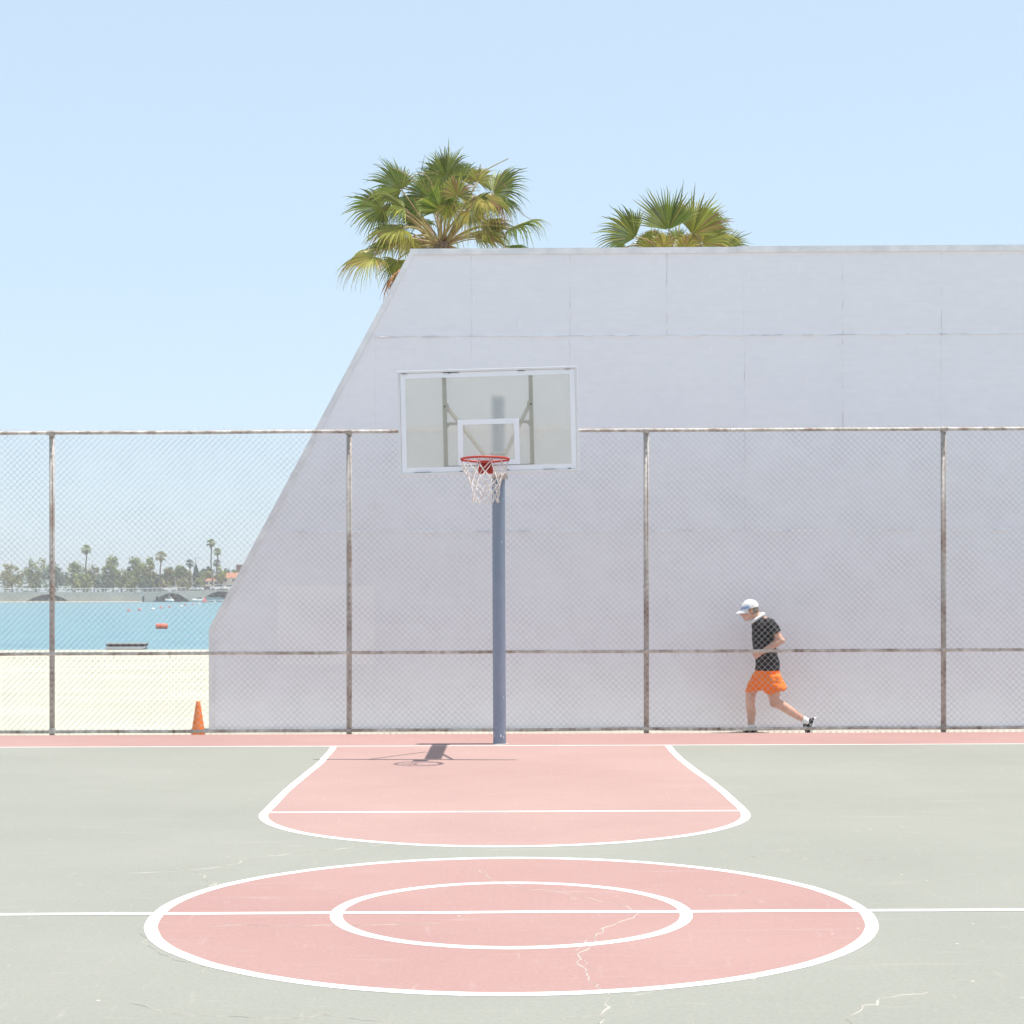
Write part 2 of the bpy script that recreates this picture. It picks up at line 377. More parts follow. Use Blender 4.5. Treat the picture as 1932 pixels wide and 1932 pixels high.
def strip(mb, pts, wid, z, closed=False, k=0):
    n = len(pts); A = []; acc = 0
    for i, p_ in enumerate(pts):
        a = pts[(i+1) % n] if (closed or i < n-1) else pts[i]; b_ = pts[i-1] if (closed or i > 0) else pts[i]
        d = Vector((a[0]-b_[0], a[1]-b_[1])); d.normalize(); nn = Vector((-d.y, d.x))
        if i: acc += math.hypot(p_[0]-pts[i-1][0], p_[1]-pts[i-1][1])
        o = wob(acc, k); h = wid/2 * (1 + 4*wob(acc, k+11))
        c1 = C(p_[0]+nn.x*(o+h), p_[1]+nn.y*(o+h), z); c2 = C(p_[0]+nn.x*(o-h), p_[1]+nn.y*(o-h), z)
        if closed and i == n-1: pass
        A += [c1, c2]
    fs = [(2*i, 2*i+1, 2*i+3, 2*i+2) for i in range(n-1)]
    if closed: fs.append((2*n-2, 2*n-1, 1, 0))
    mb.add(A, [f[::-1] for f in fs])
def arc(cu, cv, r, a0, a1, n): return [(cu + r*math.cos(a0+(a1-a0)*i/n), cv + r*math.sin(a0+(a1-a0)*i/n)) for i in range(n+1)]
pk = MB()
ring = arc(0, 0, RO, 0, 2*PI, 160)[:-1]
pk.add([C(u, v, .0008) for u, v in ring], [tuple(range(len(ring)))])
tag(pk.build('center_circle_paint', M['court_pink']), kind='structure')
pk = MB()
def lane_u(v):                                    # the lane's painted edge is not quite straight
    t = (v - V_FT) / (V_BASE - V_FT)
    return LANE - .026*math.sin(PI*t)*t + .018*math.sin(2*PI*t)
lane_l = [(-lane_u(V_BASE + (V_FT-V_BASE)*i/24), V_BASE + (V_FT-V_BASE)*i/24) for i in range(25)]
foot = [(RFT*math.cos(a)*LANE/RFT, V_FT + RFT*math.sin(a)) for a in [PI + PI*i/60 for i in range(1, 60)]]
lane_r = [(-a, b_) for a, b_ in lane_l[::-1]]
outline = lane_l + foot + lane_r
pk.add([C(u, v, .0008) for u, v in outline], [tuple(range(len(outline)))])
tag(pk.build('key_paint', M['court_pink_worn']), kind='structure')
pk = MB(); pk.add([C(-22, V_BASE, .0008), C(22, V_BASE, .0008), C(22, V_EDGE-.012, .0008), C(-22, V_EDGE-.012, .0008)], [(0,1,2,3)])
tag(pk.build('end_strip_paint', M['court_pink']), kind='structure')
ln = MB()
strip(ln, outline, .068, .0015, k=1)
strip(ln, ring, .066, .0015, True, k=2)
strip(ln, arc(0, 0, RI, 0, 2*PI, 120)[:-1], .066, .0017, True, k=3)
def seg(u0, u1, v, n): return [(u0+(u1-u0)*i/n, v) for i in range(n+1)]
strip(ln, seg(-22, 22, V_BASE, 200), .052, .0020, k=4)
strip(ln, seg(-22, 22, 0, 200), .062, .0022, k=5)
strip(ln, seg(-LANE, LANE, V_FT, 40), .055, .0018, k=6)
tag(ln.build('court_lines', M['line']), kind='structure')

# cracks, traced on the court in the photograph (each a chain of ground points)
cr = MB()
def crack(px, wid=.008, jit=.03, seed=0, rough=9):
    rg = random.Random(seed); pts = [G(x, y, 0) for x, y in px]; out = []
    for a, b_ in zip(pts[:-1], pts[1:]):
        n = max(4, int((b_-a).length*30)); nn0 = Vector((a.y-b_.y, b_.x-a.x, 0)).normalized()
        for i in range(n):
            t = i/n; q_ = a.lerp(b_, t); sw = (b_-a).length*t
            o_ = jit*2.2*noise.noise(Vector((q_.x*3.1, q_.y*3.1, seed))) + jit*.9*noise.noise(Vector((q_.x*9, q_.y*9, seed+3))) + jit*.4*rg.uniform(-1, 1)
            q_ = q_ + nn0*o_*min(1, t*n/3, (1-t)*n/3 + .3)
            out.append(q_)
    out.append(pts[-1]); vs = []
    for i, q_ in enumerate(out):
        d = out[min(i+1, len(out)-1)] - out[max(i-1, 0)]; d.normalize(); nn = Vector((-d.y, d.x, 0))
        h = max(.0024, wid/2*.8) * max(.4, .75 + 1.3*noise.noise(Vector((i*.23, seed, 1))) + rg.uniform(-.3, .3))
        vs += [q_ + nn*h + Vector((0, 0, .0002)), q_ + Vector((0, 0, .0026)), q_ - nn*h + Vector((0, 0, .0002))]
    cr.add(vs, [f for i in range(len(out)-1) for f in ((3*i, 3*i+1, 3*i+4, 3*i+3)[::-1], (3*i+1, 3*i+2, 3*i+5, 3*i+4)[::-1])])
crack([(885,1638),(905,1645),(922,1660),(950,1665),(985,1678),(1060,1685),(1100,1692),(1160,1705),(1205,1722)], .010, .03, 1)
crack([(1205,1722),(1160,1745),(1125,1763),(1115,1785),(1090,1800),(1092,1820),(1110,1848),(1125,1862),(1152,1880),(1150,1900),(1130,1932)], .013, .03, 2)
crack([(1125,1763),(1085,1795),(1120,1830)], .006, .02, 12)
crack([(241,1648),(330,1645),(365,1642),(420,1635),(462,1619)], .009, .03, 3)
crack([(365,1642),(385,1655),(392,1672)], .010, .03, 4)
crack([(462,1619),(560,1610),(660,1600),(750,1590)], .005, .03, 5)
crack([(241,1893),(290,1905),(345,1916),(420,1918),(520,1922),(610,1914),(680,1925),(740,1932)], .006, .02, 6)
crack([(400,1749),(470,1746),(560,1748),(655,1747),(760,1745),(830,1742)], .004, .02, 7)
crack([(1440,1601),(1475,1605),(1500,1612),(1528,1622)], .010, .04, 8)
crack([(1400,1620),(1428,1617),(1440,1612)], .006, .04, 9)
crack([(1600,1623),(1650,1622),(1690,1619)], .006, .03, 10)
crack([(1606,1932),(1625,1905),(1655,1896),(1690,1880),(1750,1872)], .013, .03, 11)
crack([(1060,1925),(1100,1919),(1150,1912)], .006, .02, 13)
crack([(1330,1692),(1390,1688),(1420,1680)], .003, .03, 14)
crack([(280,1750),(278,1770),(290,1790),(330,1812),(380,1835)], .005, .03, 15)
crack([(1180,1880),(1240,1870)], .004, .02, 16)
tag(cr.build('court_cracks', M['crack']), kind='structure')

# ------------------------------------------------------------------ the big wall
YW = 21.5
wall_t = empty('practice_wall', (2.6, YW + .15, -.05))
tag(wall_t, 'tall pale lavender-grey painted wall with slanted left side behind the fence', 'wall')
a0 = P(396, 1376, YW); a1 = P(396, 1187, YW); a2 = P(775, 474.5, YW); a3 = P(1690, 469, YW)
slope = (a3.z - a2.z) / (a3.x - a2.x)
XR = 9.5; zr = a2.z + slope * (XR - a2.x)
b = MB(); b.prism([(a0.x, -.3), (XR, -.3), (XR, zr), (a2.x, a2.z), (a1.x, a1.z)], YW, YW + .32)
b.build('wall_panel', M['wall'], wall_t)
tr = MB()
# trims: a flat edging board standing 12 mm proud of the sheets, and the capping along the top
def edge_board(p, q_, wid, y0=-.014, y1=.33, over=.012, inward=1):
    d = (q_-p).normalized(); n = Vector((d.z, 0, -d.x)) * inward
    pts = [p - n*over, q_ - n*over, q_ + n*wid, p + n*wid]
    poly = [(v.x, v.z) for v in pts]
    tr.prism(poly, YW + y0, YW + y1 - .0)
edge_board(Vector((a0.x, 0, -.28)), Vector((a1.x, 0, a1.z)), .055)
edge_board(Vector((a1.x, 0, a1.z)) + Vector((.0, 0, .004)), Vector((a2.x, 0, a2.z - .01)), .055, y0=-.017)
tr.build('edge_trim', M['wall_trim'], wall_t)
tr = MB()
xm = P(1390, 466, YW).x; zm = a2.z + slope*(xm - a2.x)
edge_board(Vector((a2.x - .01, 0, a2.z)), Vector((xm, 0, zm)), .045, y0=-.024, y1=.35, over=.03)
edge_board(Vector((xm+.002, 0, zm + .012)), Vector((XR, 0, zr + .012)), .05, y0=-.028, y1=.352, over=.024)
tr.build('wall_cap', M['wall_trim'], wall_t)
# filled seams between the sheets
rs = random.Random(5)
def seam(p, q_, wid, proud, gaps=.15, jit=.004, k=0):
    L_ = (q_-p).length; n = int(L_/.05); d = (q_-p).normalized(); nn = Vector((-d.z, 0, d.x))
    sm = MB(); prev = None
    for i in range(n+1):
        c = p + d*(L_*i/n) + nn*(jit*2*noise.noise(Vector((i*.25, k, 0))))
        thin = noise.noise(Vector((i*.17, k*3.3, 5)))
        h = max(.0008, wid/2*(.55 + 1.0*thin + rs.uniform(-.2, .2)))
        pr = proud*(.5 + max(0, thin) + rs.uniform(0, .4))
        cur = [Vector((c.x, YW, c.z)) + nn*h + Vector((0, -.0004, 0)), Vector((c.x, YW - pr*.55, c.z)) + nn*h*.2, Vector((c.x, YW - pr, c.z)) - nn*h*.85, Vector((c.x, YW, c.z)) - nn*h + Vector((0, -.0004, 0))]
        if prev is not None and not (thin < -.28 and gaps > 0):
            sm.add(prev + cur, [(0, 4, 5, 1), (1, 5, 6, 2), (2, 6, 7, 3)])
        prev = cur
    sm.build('panel_seam', M['seam'], wall_t)
def slant_x(z): return a1.x + (z - a1.z) * (a2.x - a1.x) / (a2.z - a1.z)
z1 = P(1100, 634.5, YW).z; z2 = P(1100, 1002, YW).z
seam(Vector((slant_x(z1)+.1, 0, z1)), Vector((XR, 0, z1 + slope*8)), .015, .017, 0, .006, 1)
seam(Vector((slant_x(z2)+.1, 0, z2)), Vector((XR, 0, z2 + .01)), .019, .018, 0, .004, 2)
for i, (px, y0, y1, wd) in enumerate([(889,478,634,.006),(1075,478,634,.008),(1258,478,634,.008),(1403,530,634,.005),(1590,478,634,.007),
        (708,640,1000,.003),(889,640,1000,.004),(1075,640,1000,.0035),(1405,640,1000,.008),(1590,640,820,.008),
        (708,1006,1370,.003),(892,1006,1300,.004),(862,1006,1200,.002),(1078,1006,1370,.0025),(1406,1006,1200,.006),(1258,1006,1370,.0025),(1776,478,634,.006),(1776,640,1370,.005)]):
    A_, B_ = P(px, y0, YW), P(px, y1, YW); x = (A_.x+B_.x)/2
    seam(Vector((x, 0, B_.z)), Vector((x, 0, A_.z)), wd*1.5, wd*1.5, 1, .003, 10+i)
# painted-over patches and a few drips on the wall
def patch(x0, y0, x1, y1, off=.0015):
    A_, B_ = P(x0, y1, YW), P(x1, y0, YW); n = 10; vs = []
    for t in range(n+1): vs.append((A_.x+(B_.x-A_.x)*t/n, YW-off, A_.z+.012*noise.noise(Vector((t, x0, 0)))))
    for t in range(n+1): vs.append((B_.x+(A_.x-B_.x)*t/n, YW-off, B_.z+.012*noise.noise(Vector((t, x0, 4)))))
    pt = MB(); pt.add(vs, [tuple(range(len(vs)))]); pt.build('touch_up_patch', M['wall_patch'], wall_t)
patch(524, 1105, 706, 1254)
for (x, y, l) in ((1508, 500, 26), (894, 560, 14), (1075, 585, 20), (1258, 545, 18), (1340, 660, 10), (1412, 520, 8), (1062, 690, 7), (1440, 548, 6), (1590, 655, 30), (760, 560, 9), (980, 610, 12), (1180, 700, 9), (1520, 720, 14), (1652, 560, 12), (1340, 520, 6), (870, 760, 8)):
    A_ = P(x, y, YW)
    pt = MB(); pt.add([(A_.x-.012, YW-.003, A_.z), (A_.x+.016, YW-.003, A_.z+.05), (A_.x+.02, YW-.003, A_.z+.01), (A_.x-.002, YW-.003, A_.z-l/F*YW), (A_.x-.012, YW-.003, A_.z-l/F*YW*.7)], [(0, 1, 2, 3, 4)]); pt.build('paint_drip', M['wall_patch'], wall_t)
bt = MB(); bt.box((a0.x+.06, YW-.012, -.3), (XR, YW+.0, -.005)); bt.build('base_board', M['wall_trim'], wall_t)

# ------------------------------------------------------------------ chain link fence
YF = 20.52
fence = empty('chain_link_fence', (0, YF, -.05))
tag(fence, 'tall rusty chain link fence running along the end of the court', 'fence')
FX0, FX1 = -8.6, 9.4
zt = P(966, 813, YF).z; zm_ = P(966, 1230, YF).z; zb = P(966, 1376.8, YF).z
FS = .0022                                        # the fence line climbs a little to the right
def rail(z, r, name, k, sag=0):
    m_ = MB(); n = 90
    m_.tube([(FX0+(FX1-FX0)*i/n, YF + .004*noise.noise(Vector((i*.1, k, 0))), z + FS*(FX0+(FX1-FX0)*i/n) + .006*noise.noise(Vector((i*.15, k, 3)))) for i in range(n+1)], r, 10)
    return m_.build(name, M['pipe'], fence, smooth=True)
rail(zt, .021, 'top_rail', 1); rail(zm_, .019, 'middle_rail', 2); rail(zb, .019, 'bottom_rail', 3)
px0 = P(658, 1100, YF).x; dxp = P(1220, 1100, YF).x - px0
zt0, zm0, zb0 = zt, zm_, zb
for i in (-2, -1, 0, 1, 2):
    x = px0 + i*dxp; m_ = MB(); zt, zm_, zb = zt0+FS*x, zm0+FS*x, zb0+FS*x
    if x < FX0 or x > FX1: continue
    lean = .004 if i == 0 else .003
    m_.tube([(x-lean, YF+.052, -.3), (x, YF+.052, 1.6), (x+lean, YF+.052, zt-.03)], .032, 14)
    po = m_.build('fence_post', M['pipe_post'], fence, smooth=True)
    m_ = MB(); m_.tube([(x+lean, YF+.052, zt-.035), (x+lean, YF+.052, zt+.02), (x+lean, YF+.052, zt+.028)], [.037, .036, .02], 12)
    m_.tube([(x-.045, YF, zt), (x+.045, YF, zt)], .027, 10)
    m_.build('post_cap', M['pipe_post'], po)
    for zc in (zm_, zb + .02) + ((P(1220, 1107, YF).z,) if i == 1 else ()):
        m_ = MB(); m_.tube([(x, YF+.052, zc-.02), (x, YF+.052, zc+.02)], .037, 12)
        if zc == zm_: m_.tube([(x-.03, YF, zc), (x+.03, YF, zc)], .024, 8)
        m_.build('post_clamp', M['pipe'], po)
# the woven wire: zigzag pickets hooked into each other, hung on the court side
zt, zm_, zb = zt0, zm0, zb0
wv = MB(); S = .0737; z0, z1f = -.045, zt + .052; nrow = int((z1f-z0)/(S/2)); nw = int((FX1-FX0)/(S/2)); WR = .0025
yw_ = YF - .030
for i in range(nw):
    xc = FX0 + S/2*(i+.5); sg = 1 if i % 2 == 0 else -1; verts = []
    for j in range(nrow+1):
        sgn = sg if j % 2 == 0 else -sg
        z = z0 + j*S/2 + FS*xc
        bx = xc + sgn*(S/4+.0016)
        nxn = .006*noise.noise(Vector((bx*.8, z*.9, 1))); nzn = .006*noise.noise(Vector((bx*.8, z*.9, 7)))
        bulge = .020*noise.noise(Vector((bx*.45, z*.6, 11)))
        c = Vector((bx+nxn, yw_ + bulge*.6 + .0024*sgn, z+nzn))
        for (ax, ay) in ((0, -1), (.866, .5), (-.866, .5)):
            verts.append(c + Vector((ax*WR*1.25, ay*WR, 0)))
    n3 = 3
    wv.add(verts, [(j*3+k, j*3+(k+1) % 3, (j+1)*3+(k+1) % 3, (j+1)*3+k) for j in range(nrow) for k in range(3)])
wv.build('wire_mesh', M['wire'], fence)
# tie wires
rt = random.Random(8)
for zr0, r in ((zt, .021), (zm_, .019), (zb, .019)):
    x = FX0 + .2
    while x < FX1:
        z = zr0 + FS*x
        ti = MB(); ti.tube([(x, YF + (r+.01)*math.cos(a)-.006, z + (r+.004)*math.sin(a)) for a in [2*PI*k/10 for k in range(10)]], .0026, 4, closed=True)
        ti.tube([(x, yw_-.004, z-.01), (x+.01, yw_-.012, z-.03-rt.uniform(0, .03)), (x+rt.uniform(-.02, .02), yw_-.006, z-.06)], .002, 4)
        ti.build('tie_wire', M['pipe'], fence)
        x += rt.uniform(.55, .68)

# ------------------------------------------------------------------ basketball hoop
YP = 18.99; XP = (942-966)/F*YP + .0; YB = 17.20
hoop = empty('basketball_hoop', (XP, YP, 0))
tag(hoop, 'outdoor basketball hoop with clear backboard on a round blue-grey pole', 'basketball hoop')
zp = P(941, 746, YP).z
m_ = MB()
rr = .071
m_.tube([(XP, YP, .0), (XP, YP, .03), (XP, YP, .05), (XP-.004, YP, 1.5), (XP-.006, YP, zp-.02)], [rr, rr, rr, rr, rr], 40)
pole = m_.build('pole', M['pole'], hoop, smooth=True)
md = pole.modifiers.new('edge', 'EDGE_SPLIT'); md.split_angle = R(60)
m_ = MB(); m_.tube([(XP-.006, YP, zp-.018), (XP-.006, YP, zp+.004), (XP-.006, YP, zp+.012)], [rr+.006, rr+.006, rr*.6], 32)
m_.build('pole_cap', M['board_frame'], pole)
m_ = MB(); c = P(945, 1388, YP - rr); m_.box((c.x-.006, c.y-.001, c.z-.016), (c.x+.006, c.y+.004, c.z+.016)); m_.build('sticker', M['sticker'], pole)
rg = random.Random(4)
for k in range(9):
    a = -PI/2 + rg.uniform(-1.1, 1.1); z = rg.choice((.06, .12, .2, .5, .9, 1.25, 1.5, 1.7, 2.2)) + rg.uniform(0, .08); m_ = MB(); h_ = rg.uniform(.004, .02)
    pts = [Vector((XP + (rr+.0012)*math.cos(a+da), YP + (rr+.0012)*math.sin(a+da), z+dz_)) for da, dz_ in ((-.06, 0), (.0, -h_), (.07, -.2*h_), (.05, h_), (-.03, h_*1.3))]
    m_.add(pts, [(0, 1, 2, 3, 4)]); m_.build('paint_chip', M['sticker'] if k % 3 else M['pipe_post'], pole)
m_ = MB(); m_.tube([(XP, YP, .0), (XP, YP, .004), (XP, YP, .006)], [rr+.028, rr+.018, rr+.002], 40, cap=False); m_.build('ground_sleeve', M['pipe_post'], hoop, smooth=True)
# board frame of reference (tilted, slightly turned)
Bc = P(921, 794.5, YB)
MBd = Matrix.Translation(Bc) @ Matrix.Rotation(-R(3.0), 4, 'Z') @ Matrix.Rotation(-R(1.15), 4, 'Y')
# local axes: x right, z up, y away from the camera
BW, BH = 1.80, 1.045
hw, hh = BW/2, BH/2
def bbox(mb, x0, y0, z0, x1, y1, z1): mb.box((x0, y0, z0), (x1, y1, z1), MBd)
m_ = MB(); bbox(m_, -hw+.012, 0, -hh+.012, hw-.012, .012, hh-.012)
board = m_.build('backboard', M['glass'], hoop)
m_ = MB(); t = .024
bbox(m_, -hw, -.012, hh-t, hw, .042, hh); bbox(m_, -hw, -.012, -hh, hw, .042, -hh+t)
bbox(m_, -hw, -.010, -hh+t, -hw+t, .040, hh-t); bbox(m_, hw-t, -.010, -hh+t, hw, .040, hh-t)
m_.build('board_frame', M['board_frame'], board, bevel=.003)
def frame4(mb, x0, z0, x1, z1, wd, y, th=.002):
    bbox(mb, x0, y-th, z1-wd, x1, y, z1); bbox(mb, x0, y-th, z0, x1, y, z0+wd)
    bbox(mb, x0, y-th, z0+wd, x0+wd, y, z1-wd); bbox(mb, x1-wd, y-th, z0+wd, x1, y, z1-wd)
m_ = MB(); frame4(m_, -hw+t+.004, -hh+t+.004, hw-t-.004, hh-t-.004, .049, -.001); m_.build('border_stripe', M['stripe'], board)
# target square: measured in the photo
sx0 = (863-921)/F*YB+.0; sx1 = (979.5-921)/F*YB; sz1 = (794.5-791.5)/F*YB + (sx1*0); sz0 = -(879-794.5)/F*YB
m_ = MB(); frame4(m_, sx0, sz0+.01, sx1, sz1+.005, .052, -.001); m_.build('target_square', M['stripe'], board)
# flaked black rubber bits along the frame
for x, z, l, th in ((-.83, hh-t-.004, .05, .004), (-.36, hh-t-.004, .16, .005), (-.38, hh-t-.008, .02, .008), (.34, hh-t-.004, .07, .004), (.80, hh-t-.003, .05, .003), (-.62, -hh+t+.004, .07, .003), (.60, -hh+t+.004, .12, .003), (.80, -hh+t+.006, .035, .006), (-.28, -hh+t+.004, .03, .006), (.19, -hh+t+.006, .02, .006), (-.70, -hh+t+.004, .1, .002)):
    m_ = MB(); bbox(m_, x-l/2, -.014, z-th/2, x+l/2, -.004, z+th/2); m_.build('gasket_scrap', M['dark'], board)
# steel frame behind the board
m_ = MB()
vx0, vx1 = (839-921)/F*YB, (1002.5-921)/F*YB
for vx in (vx0, vx1): bbox(m_, vx-.021, .016, -hh+.03, vx+.021, .05, hh-.03)
hz1 = -(797-794.5)/F*YB; hz2 = -(879-794.5)/F*YB
for hz in (hz1, hz2): bbox(m_, vx0+.016, .018, hz-.013, vx1-.016, .048, hz+.013)
for vx, sg in ((vx0, 1), (vx1, -1)):     # welded gussets
    for hz in (hz1, hz2):
        m_.add([MBd @ Vector(v) for v in ((vx+sg*.016, .03, hz-.013), (vx+sg*.05, .03, hz-.013), (vx+sg*.016, .03, hz-.05))], [(0, 1, 2)])
m_.build('support_frame', M['frame_beige'], hoop, bevel=.002)
# arm from the pole to the board
za = P(946, 890, YP).z
m_ = MB()
ba = MBd @ Vector((.09, .07, -.36)); 
m_.bar(Vector((XP, YP-.05, za-.02)), Vector((ba.x, ba.y, ba.z+.0)), .15, .11)
m_.build('arm', M['arm'], hoop, bevel=.006)
m_ = MB()
fl = P(946, 900, YP)
m_.tube([(XP, YP, fl.z-.015), (XP, YP, fl.z+.13)], .080, 28)
m_.box((XP-.02, YP-.13, fl.z-.03), (XP+.098, YP-.06, fl.z+.02)); m_.box((XP+.03, YP-.14, fl.z+.0), (XP+.085, YP-.05, fl.z+.06))
m_.build('pole_clamp', M['arm'], hoop, bevel=.003)
hub_p = Vector((XP-.03, YP-.95, za+.05))
for vx, sg in ((vx0, 1), (vx1, -1)):
    m_ = MB(); st = MBd @ Vector((vx+sg*.02, .05, (794.5-765)/F*YB))
    m_.bar(st, hub_p + Vector((-sg*.07, 0, 0)), .028, .034)
    m_.box((-.02, -.01, -.05), (.02, .012, .035), Matrix.Translation(st))
    m_.build('strut', M['frame_beige'], hoop)
for vx in (vx0, vx1):
    m_ = MB(); c = MBd @ Vector((vx, .014, (794.5-764)/F*YB)); m_.ball(c, .010, nu=8, nv=6); m_.build('bolt', M['dark'], hoop)
# rim: ring, throat plate and brace
Rc = Vector(((915.8-966)/F*16.80, 16.80, P(916, 866.5, 16.8).z)); RR = .232
m_ = MB()
m_.tube([(Rc.x+RR*math.cos(a), Rc.y+RR*math.sin(a), Rc.z-RR*math.sin(a)*.03) for a in [2*PI*k/56 for k in range(56)]], .011, 10, closed=True)
rim = m_.build('rim', M['rim'], hoop, smooth=True)
m_ = MB(); bd = MBd @ Vector(((Rc.x-Bc.x), -.012, Rc.z-Bc.z))
bx = Rc.x
m_.box((bx-.072, bd.y-.008, Rc.z-.115), (bx+.072, bd.y+.002, Rc.z+.012))
m_.add([(bx-.075, Rc.y+RR*.94, Rc.z+.006), (bx+.075, Rc.y+RR*.94, Rc.z+.006), (bx+.072, bd.y-.006, Rc.z+.010), (bx-.072, bd.y-.006, Rc.z+.010),
        (bx-.075, Rc.y+RR*.94, Rc.z-.004), (bx+.075, Rc.y+RR*.94, Rc.z-.004), (bx+.072, bd.y-.006, Rc.z-.004), (bx-.072, bd.y-.006, Rc.z-.004)],
       [(0,1,2,3),(7,6,5,4),(0,4,5,1),(1,5,6,2),(3,2,6,7),(0,3,7,4)])
m_.build('rim_bracket', M['rim'], rim)
for sx in (-1, 1):
    m_ = MB(); m_.add([(bx+sx*.066-.004, Rc.y+RR, Rc.z-.005), (bx+sx*.066-.004, bd.y-.008, Rc.z-.005), (bx+sx*.05-.004, bd.y-.008, Rc.z-.11),
                       (bx+sx*.066+.004, Rc.y+RR, Rc.z-.005), (bx+sx*.066+.004, bd.y-.008, Rc.z-.005), (bx+sx*.05+.004, bd.y-.008, Rc.z-.11)],
                      [(0,1,2),(5,4,3),(0,3,4,1),(1,4,5,2),(2,5,3,0)])
    m_.build('rim_brace', M['rim'], rim)
for k in range(12):
    m_ = MB(); a = 2*PI*(k+.5)/12; c = Vector((Rc.x+RR*math.cos(a), Rc.y+RR*math.sin(a), Rc.z-.008))
    tn = Vector((-math.sin(a), math.cos(a), 0))
    m_.tube([c - tn*.014, c - tn*.012 + Vector((0, 0, -.016)), c + Vector((0, 0, -.02)), c + tn*.012 + Vector((0, 0, -.016)), c + tn*.014], .003, 6)
    m_.build('net_hook', M['rim'], rim)
# net: twelve loops, diamonds, drawn in and hanging to its tail
m_ = MB(); rn = random.Random(12)
prof = [(0, .232), (.085, .205), (.15, .172), (.205, .150), (.255, .138), (.30, .131), (.345, .128), (.392, .130)]
NC = 12; nodes = {}
for r_i, (dz, rad) in enumerate(prof):
    for k in range(NC):
        a = 2*PI*(k + .5*(r_i % 2) + .5)/NC + rn.uniform(-.10, .10)*(r_i > 0); rj = rad*(1 + rn.uniform(-.07, .07)*(r_i > 0))
        nodes[(r_i, k)] = Vector((Rc.x + rj*math.cos(a) + .006*r_i/7, Rc.y + rj*math.sin(a), Rc.z - .022 - dz + rn.uniform(-.012, .012)*(r_i > 0)))
for r_i in range(len(prof)-1):
    for k in range(NC):
        A_ = nodes[(r_i, k)]
        for kk in ((k, (k-1) % NC) if r_i % 2 == 0 else (k, (k+1) % NC)):
            B_ = nodes[(r_i+1, kk)]; mid = (A_+B_)/2 + Vector((rn.uniform(-.006, .006), rn.uniform(-.006, .006), -.006))
            m_.tube([A_, A_.lerp(mid, .6), mid.lerp(B_, .5), B_], .0042, 5)
        if r_i > 0: m_.ball(A_, .0075, nu=6, nv=4)
for k in range(NC):
    B_ = nodes[(len(prof)-1, k)]; m_.ball(B_, .008, nu=6, nv=4)
dn = nodes[(2, 6)]; m_.tube([dn, dn+Vector((-.03, 0, -.05)), dn+Vector((-.035, 0, -.12))], .0025, 5)
m_.build('net', M['net'], rim, smooth=True)

# ------------------------------------------------------------------ traffic cone
YC = 20.80; cb = P(374, 1386, YC); cone_o = Vector((cb.x, YC, -.05))
ct = P(374, 1322.5, YC).z
cone = empty('traffic_cone', cone_o); tag(cone, 'orange traffic cone standing in the sand behind the fence', 'traffic cone')
m_ = MB(); m_.tube([(cb.x, YC, -.045), (cb.x, YC, -.01), (cb.x, YC, ct-.02), (cb.x, YC, ct), (cb.x, YC, ct-.01)], [.084, .081, .027, .024, .018], 36)
m_.build('cone_body', M['cone'], cone, smooth=True)
m_ = MB(); Mx = Matrix.Translation((cb.x, YC, 0)) @ Matrix.Rotation(.5, 4, 'Z'); m_.box((-.12, -.12, -.075), (.12, .12, -.046), Mx)
m_.build('cone_base', M['cone'], cone, bevel=.01)

# ------------------------------------------------------------------ the two fan palms behind the wall
def fan(mb, hub, d, nrm, Rl, droop=.5, spread=1.9, nseg=38, rg=random, mi=0, cup=.12):
    """one costapalmate blade: pleated segments joined half way, free and hanging beyond"""
    d = d.normalized(); nrm = (nrm - d*nrm.dot(d)).normalized(); sd = d.cross(nrm).normalized()
    S_ = (.03, .28, .55, .68, .80, .9, 1.0); dth = 2*spread/nseg
    for i in range(nseg):
        th = -spread + dth*(i+.5); L_ = Rl*(.42+.58*math.cos(th*.64))*rg.uniform(.86, 1.12)
        ax = d*math.cos(th)+sd*math.sin(th); px_ = -d*math.sin(th)+sd*math.cos(th)
        dr = droop*rg.uniform(.35, 1.25); rings = []; mb.cur = mi if rg.random() > .06 else min(2, mi+1)
        pos = None
        for s_ in S_:
            if s_ <= .55: wd = L_*s_*dth*.5
            else: wd = L_*.55*dth*.5*(1-((s_-.55)/.455)**1.2)
            wd = max(wd, .0022)
            c = hub + ax*L_*s_ + nrm*(-cup*abs(th)/spread*L_*s_ + .10*L_*s_*(1-s_))
            f = max(0, s_-.48)
            c = c + Vector((0, 0, -1))*dr*L_*f*f*1.9 - ax*dr*L_*f*f*f*.9
            if s_ > .7: c = c + Vector((rg.uniform(-1, 1), rg.uniform(-1, 1), rg.uniform(-1, .3)))*.018*s_
            ridge = nrm*wd*1.1
            rings += [c - px_*wd, c + ridge, c + px_*wd]
        mb.add(rings, [q_ for k in range(len(S_)-1) for q_ in ((k*3, k*3+1, k*3+4, k*3+3), (k*3+1, k*3+2, k*3+5, k*3+4))])
    mb.cur = 0
def petiole(mb, a, b_, bow, r0=.035, r1=.014):
    pts = []
    for i in range(9):
        t = i/8; pts.append(a.lerp(b_, t) + Vector((0, 0, 1))*bow*4*t*(1-t))
    mb.tube(pts, [(r0+(r1-r0)*i/8, (r0+(r1-r0)*i/8)*.6) for i in range(9)], 6)
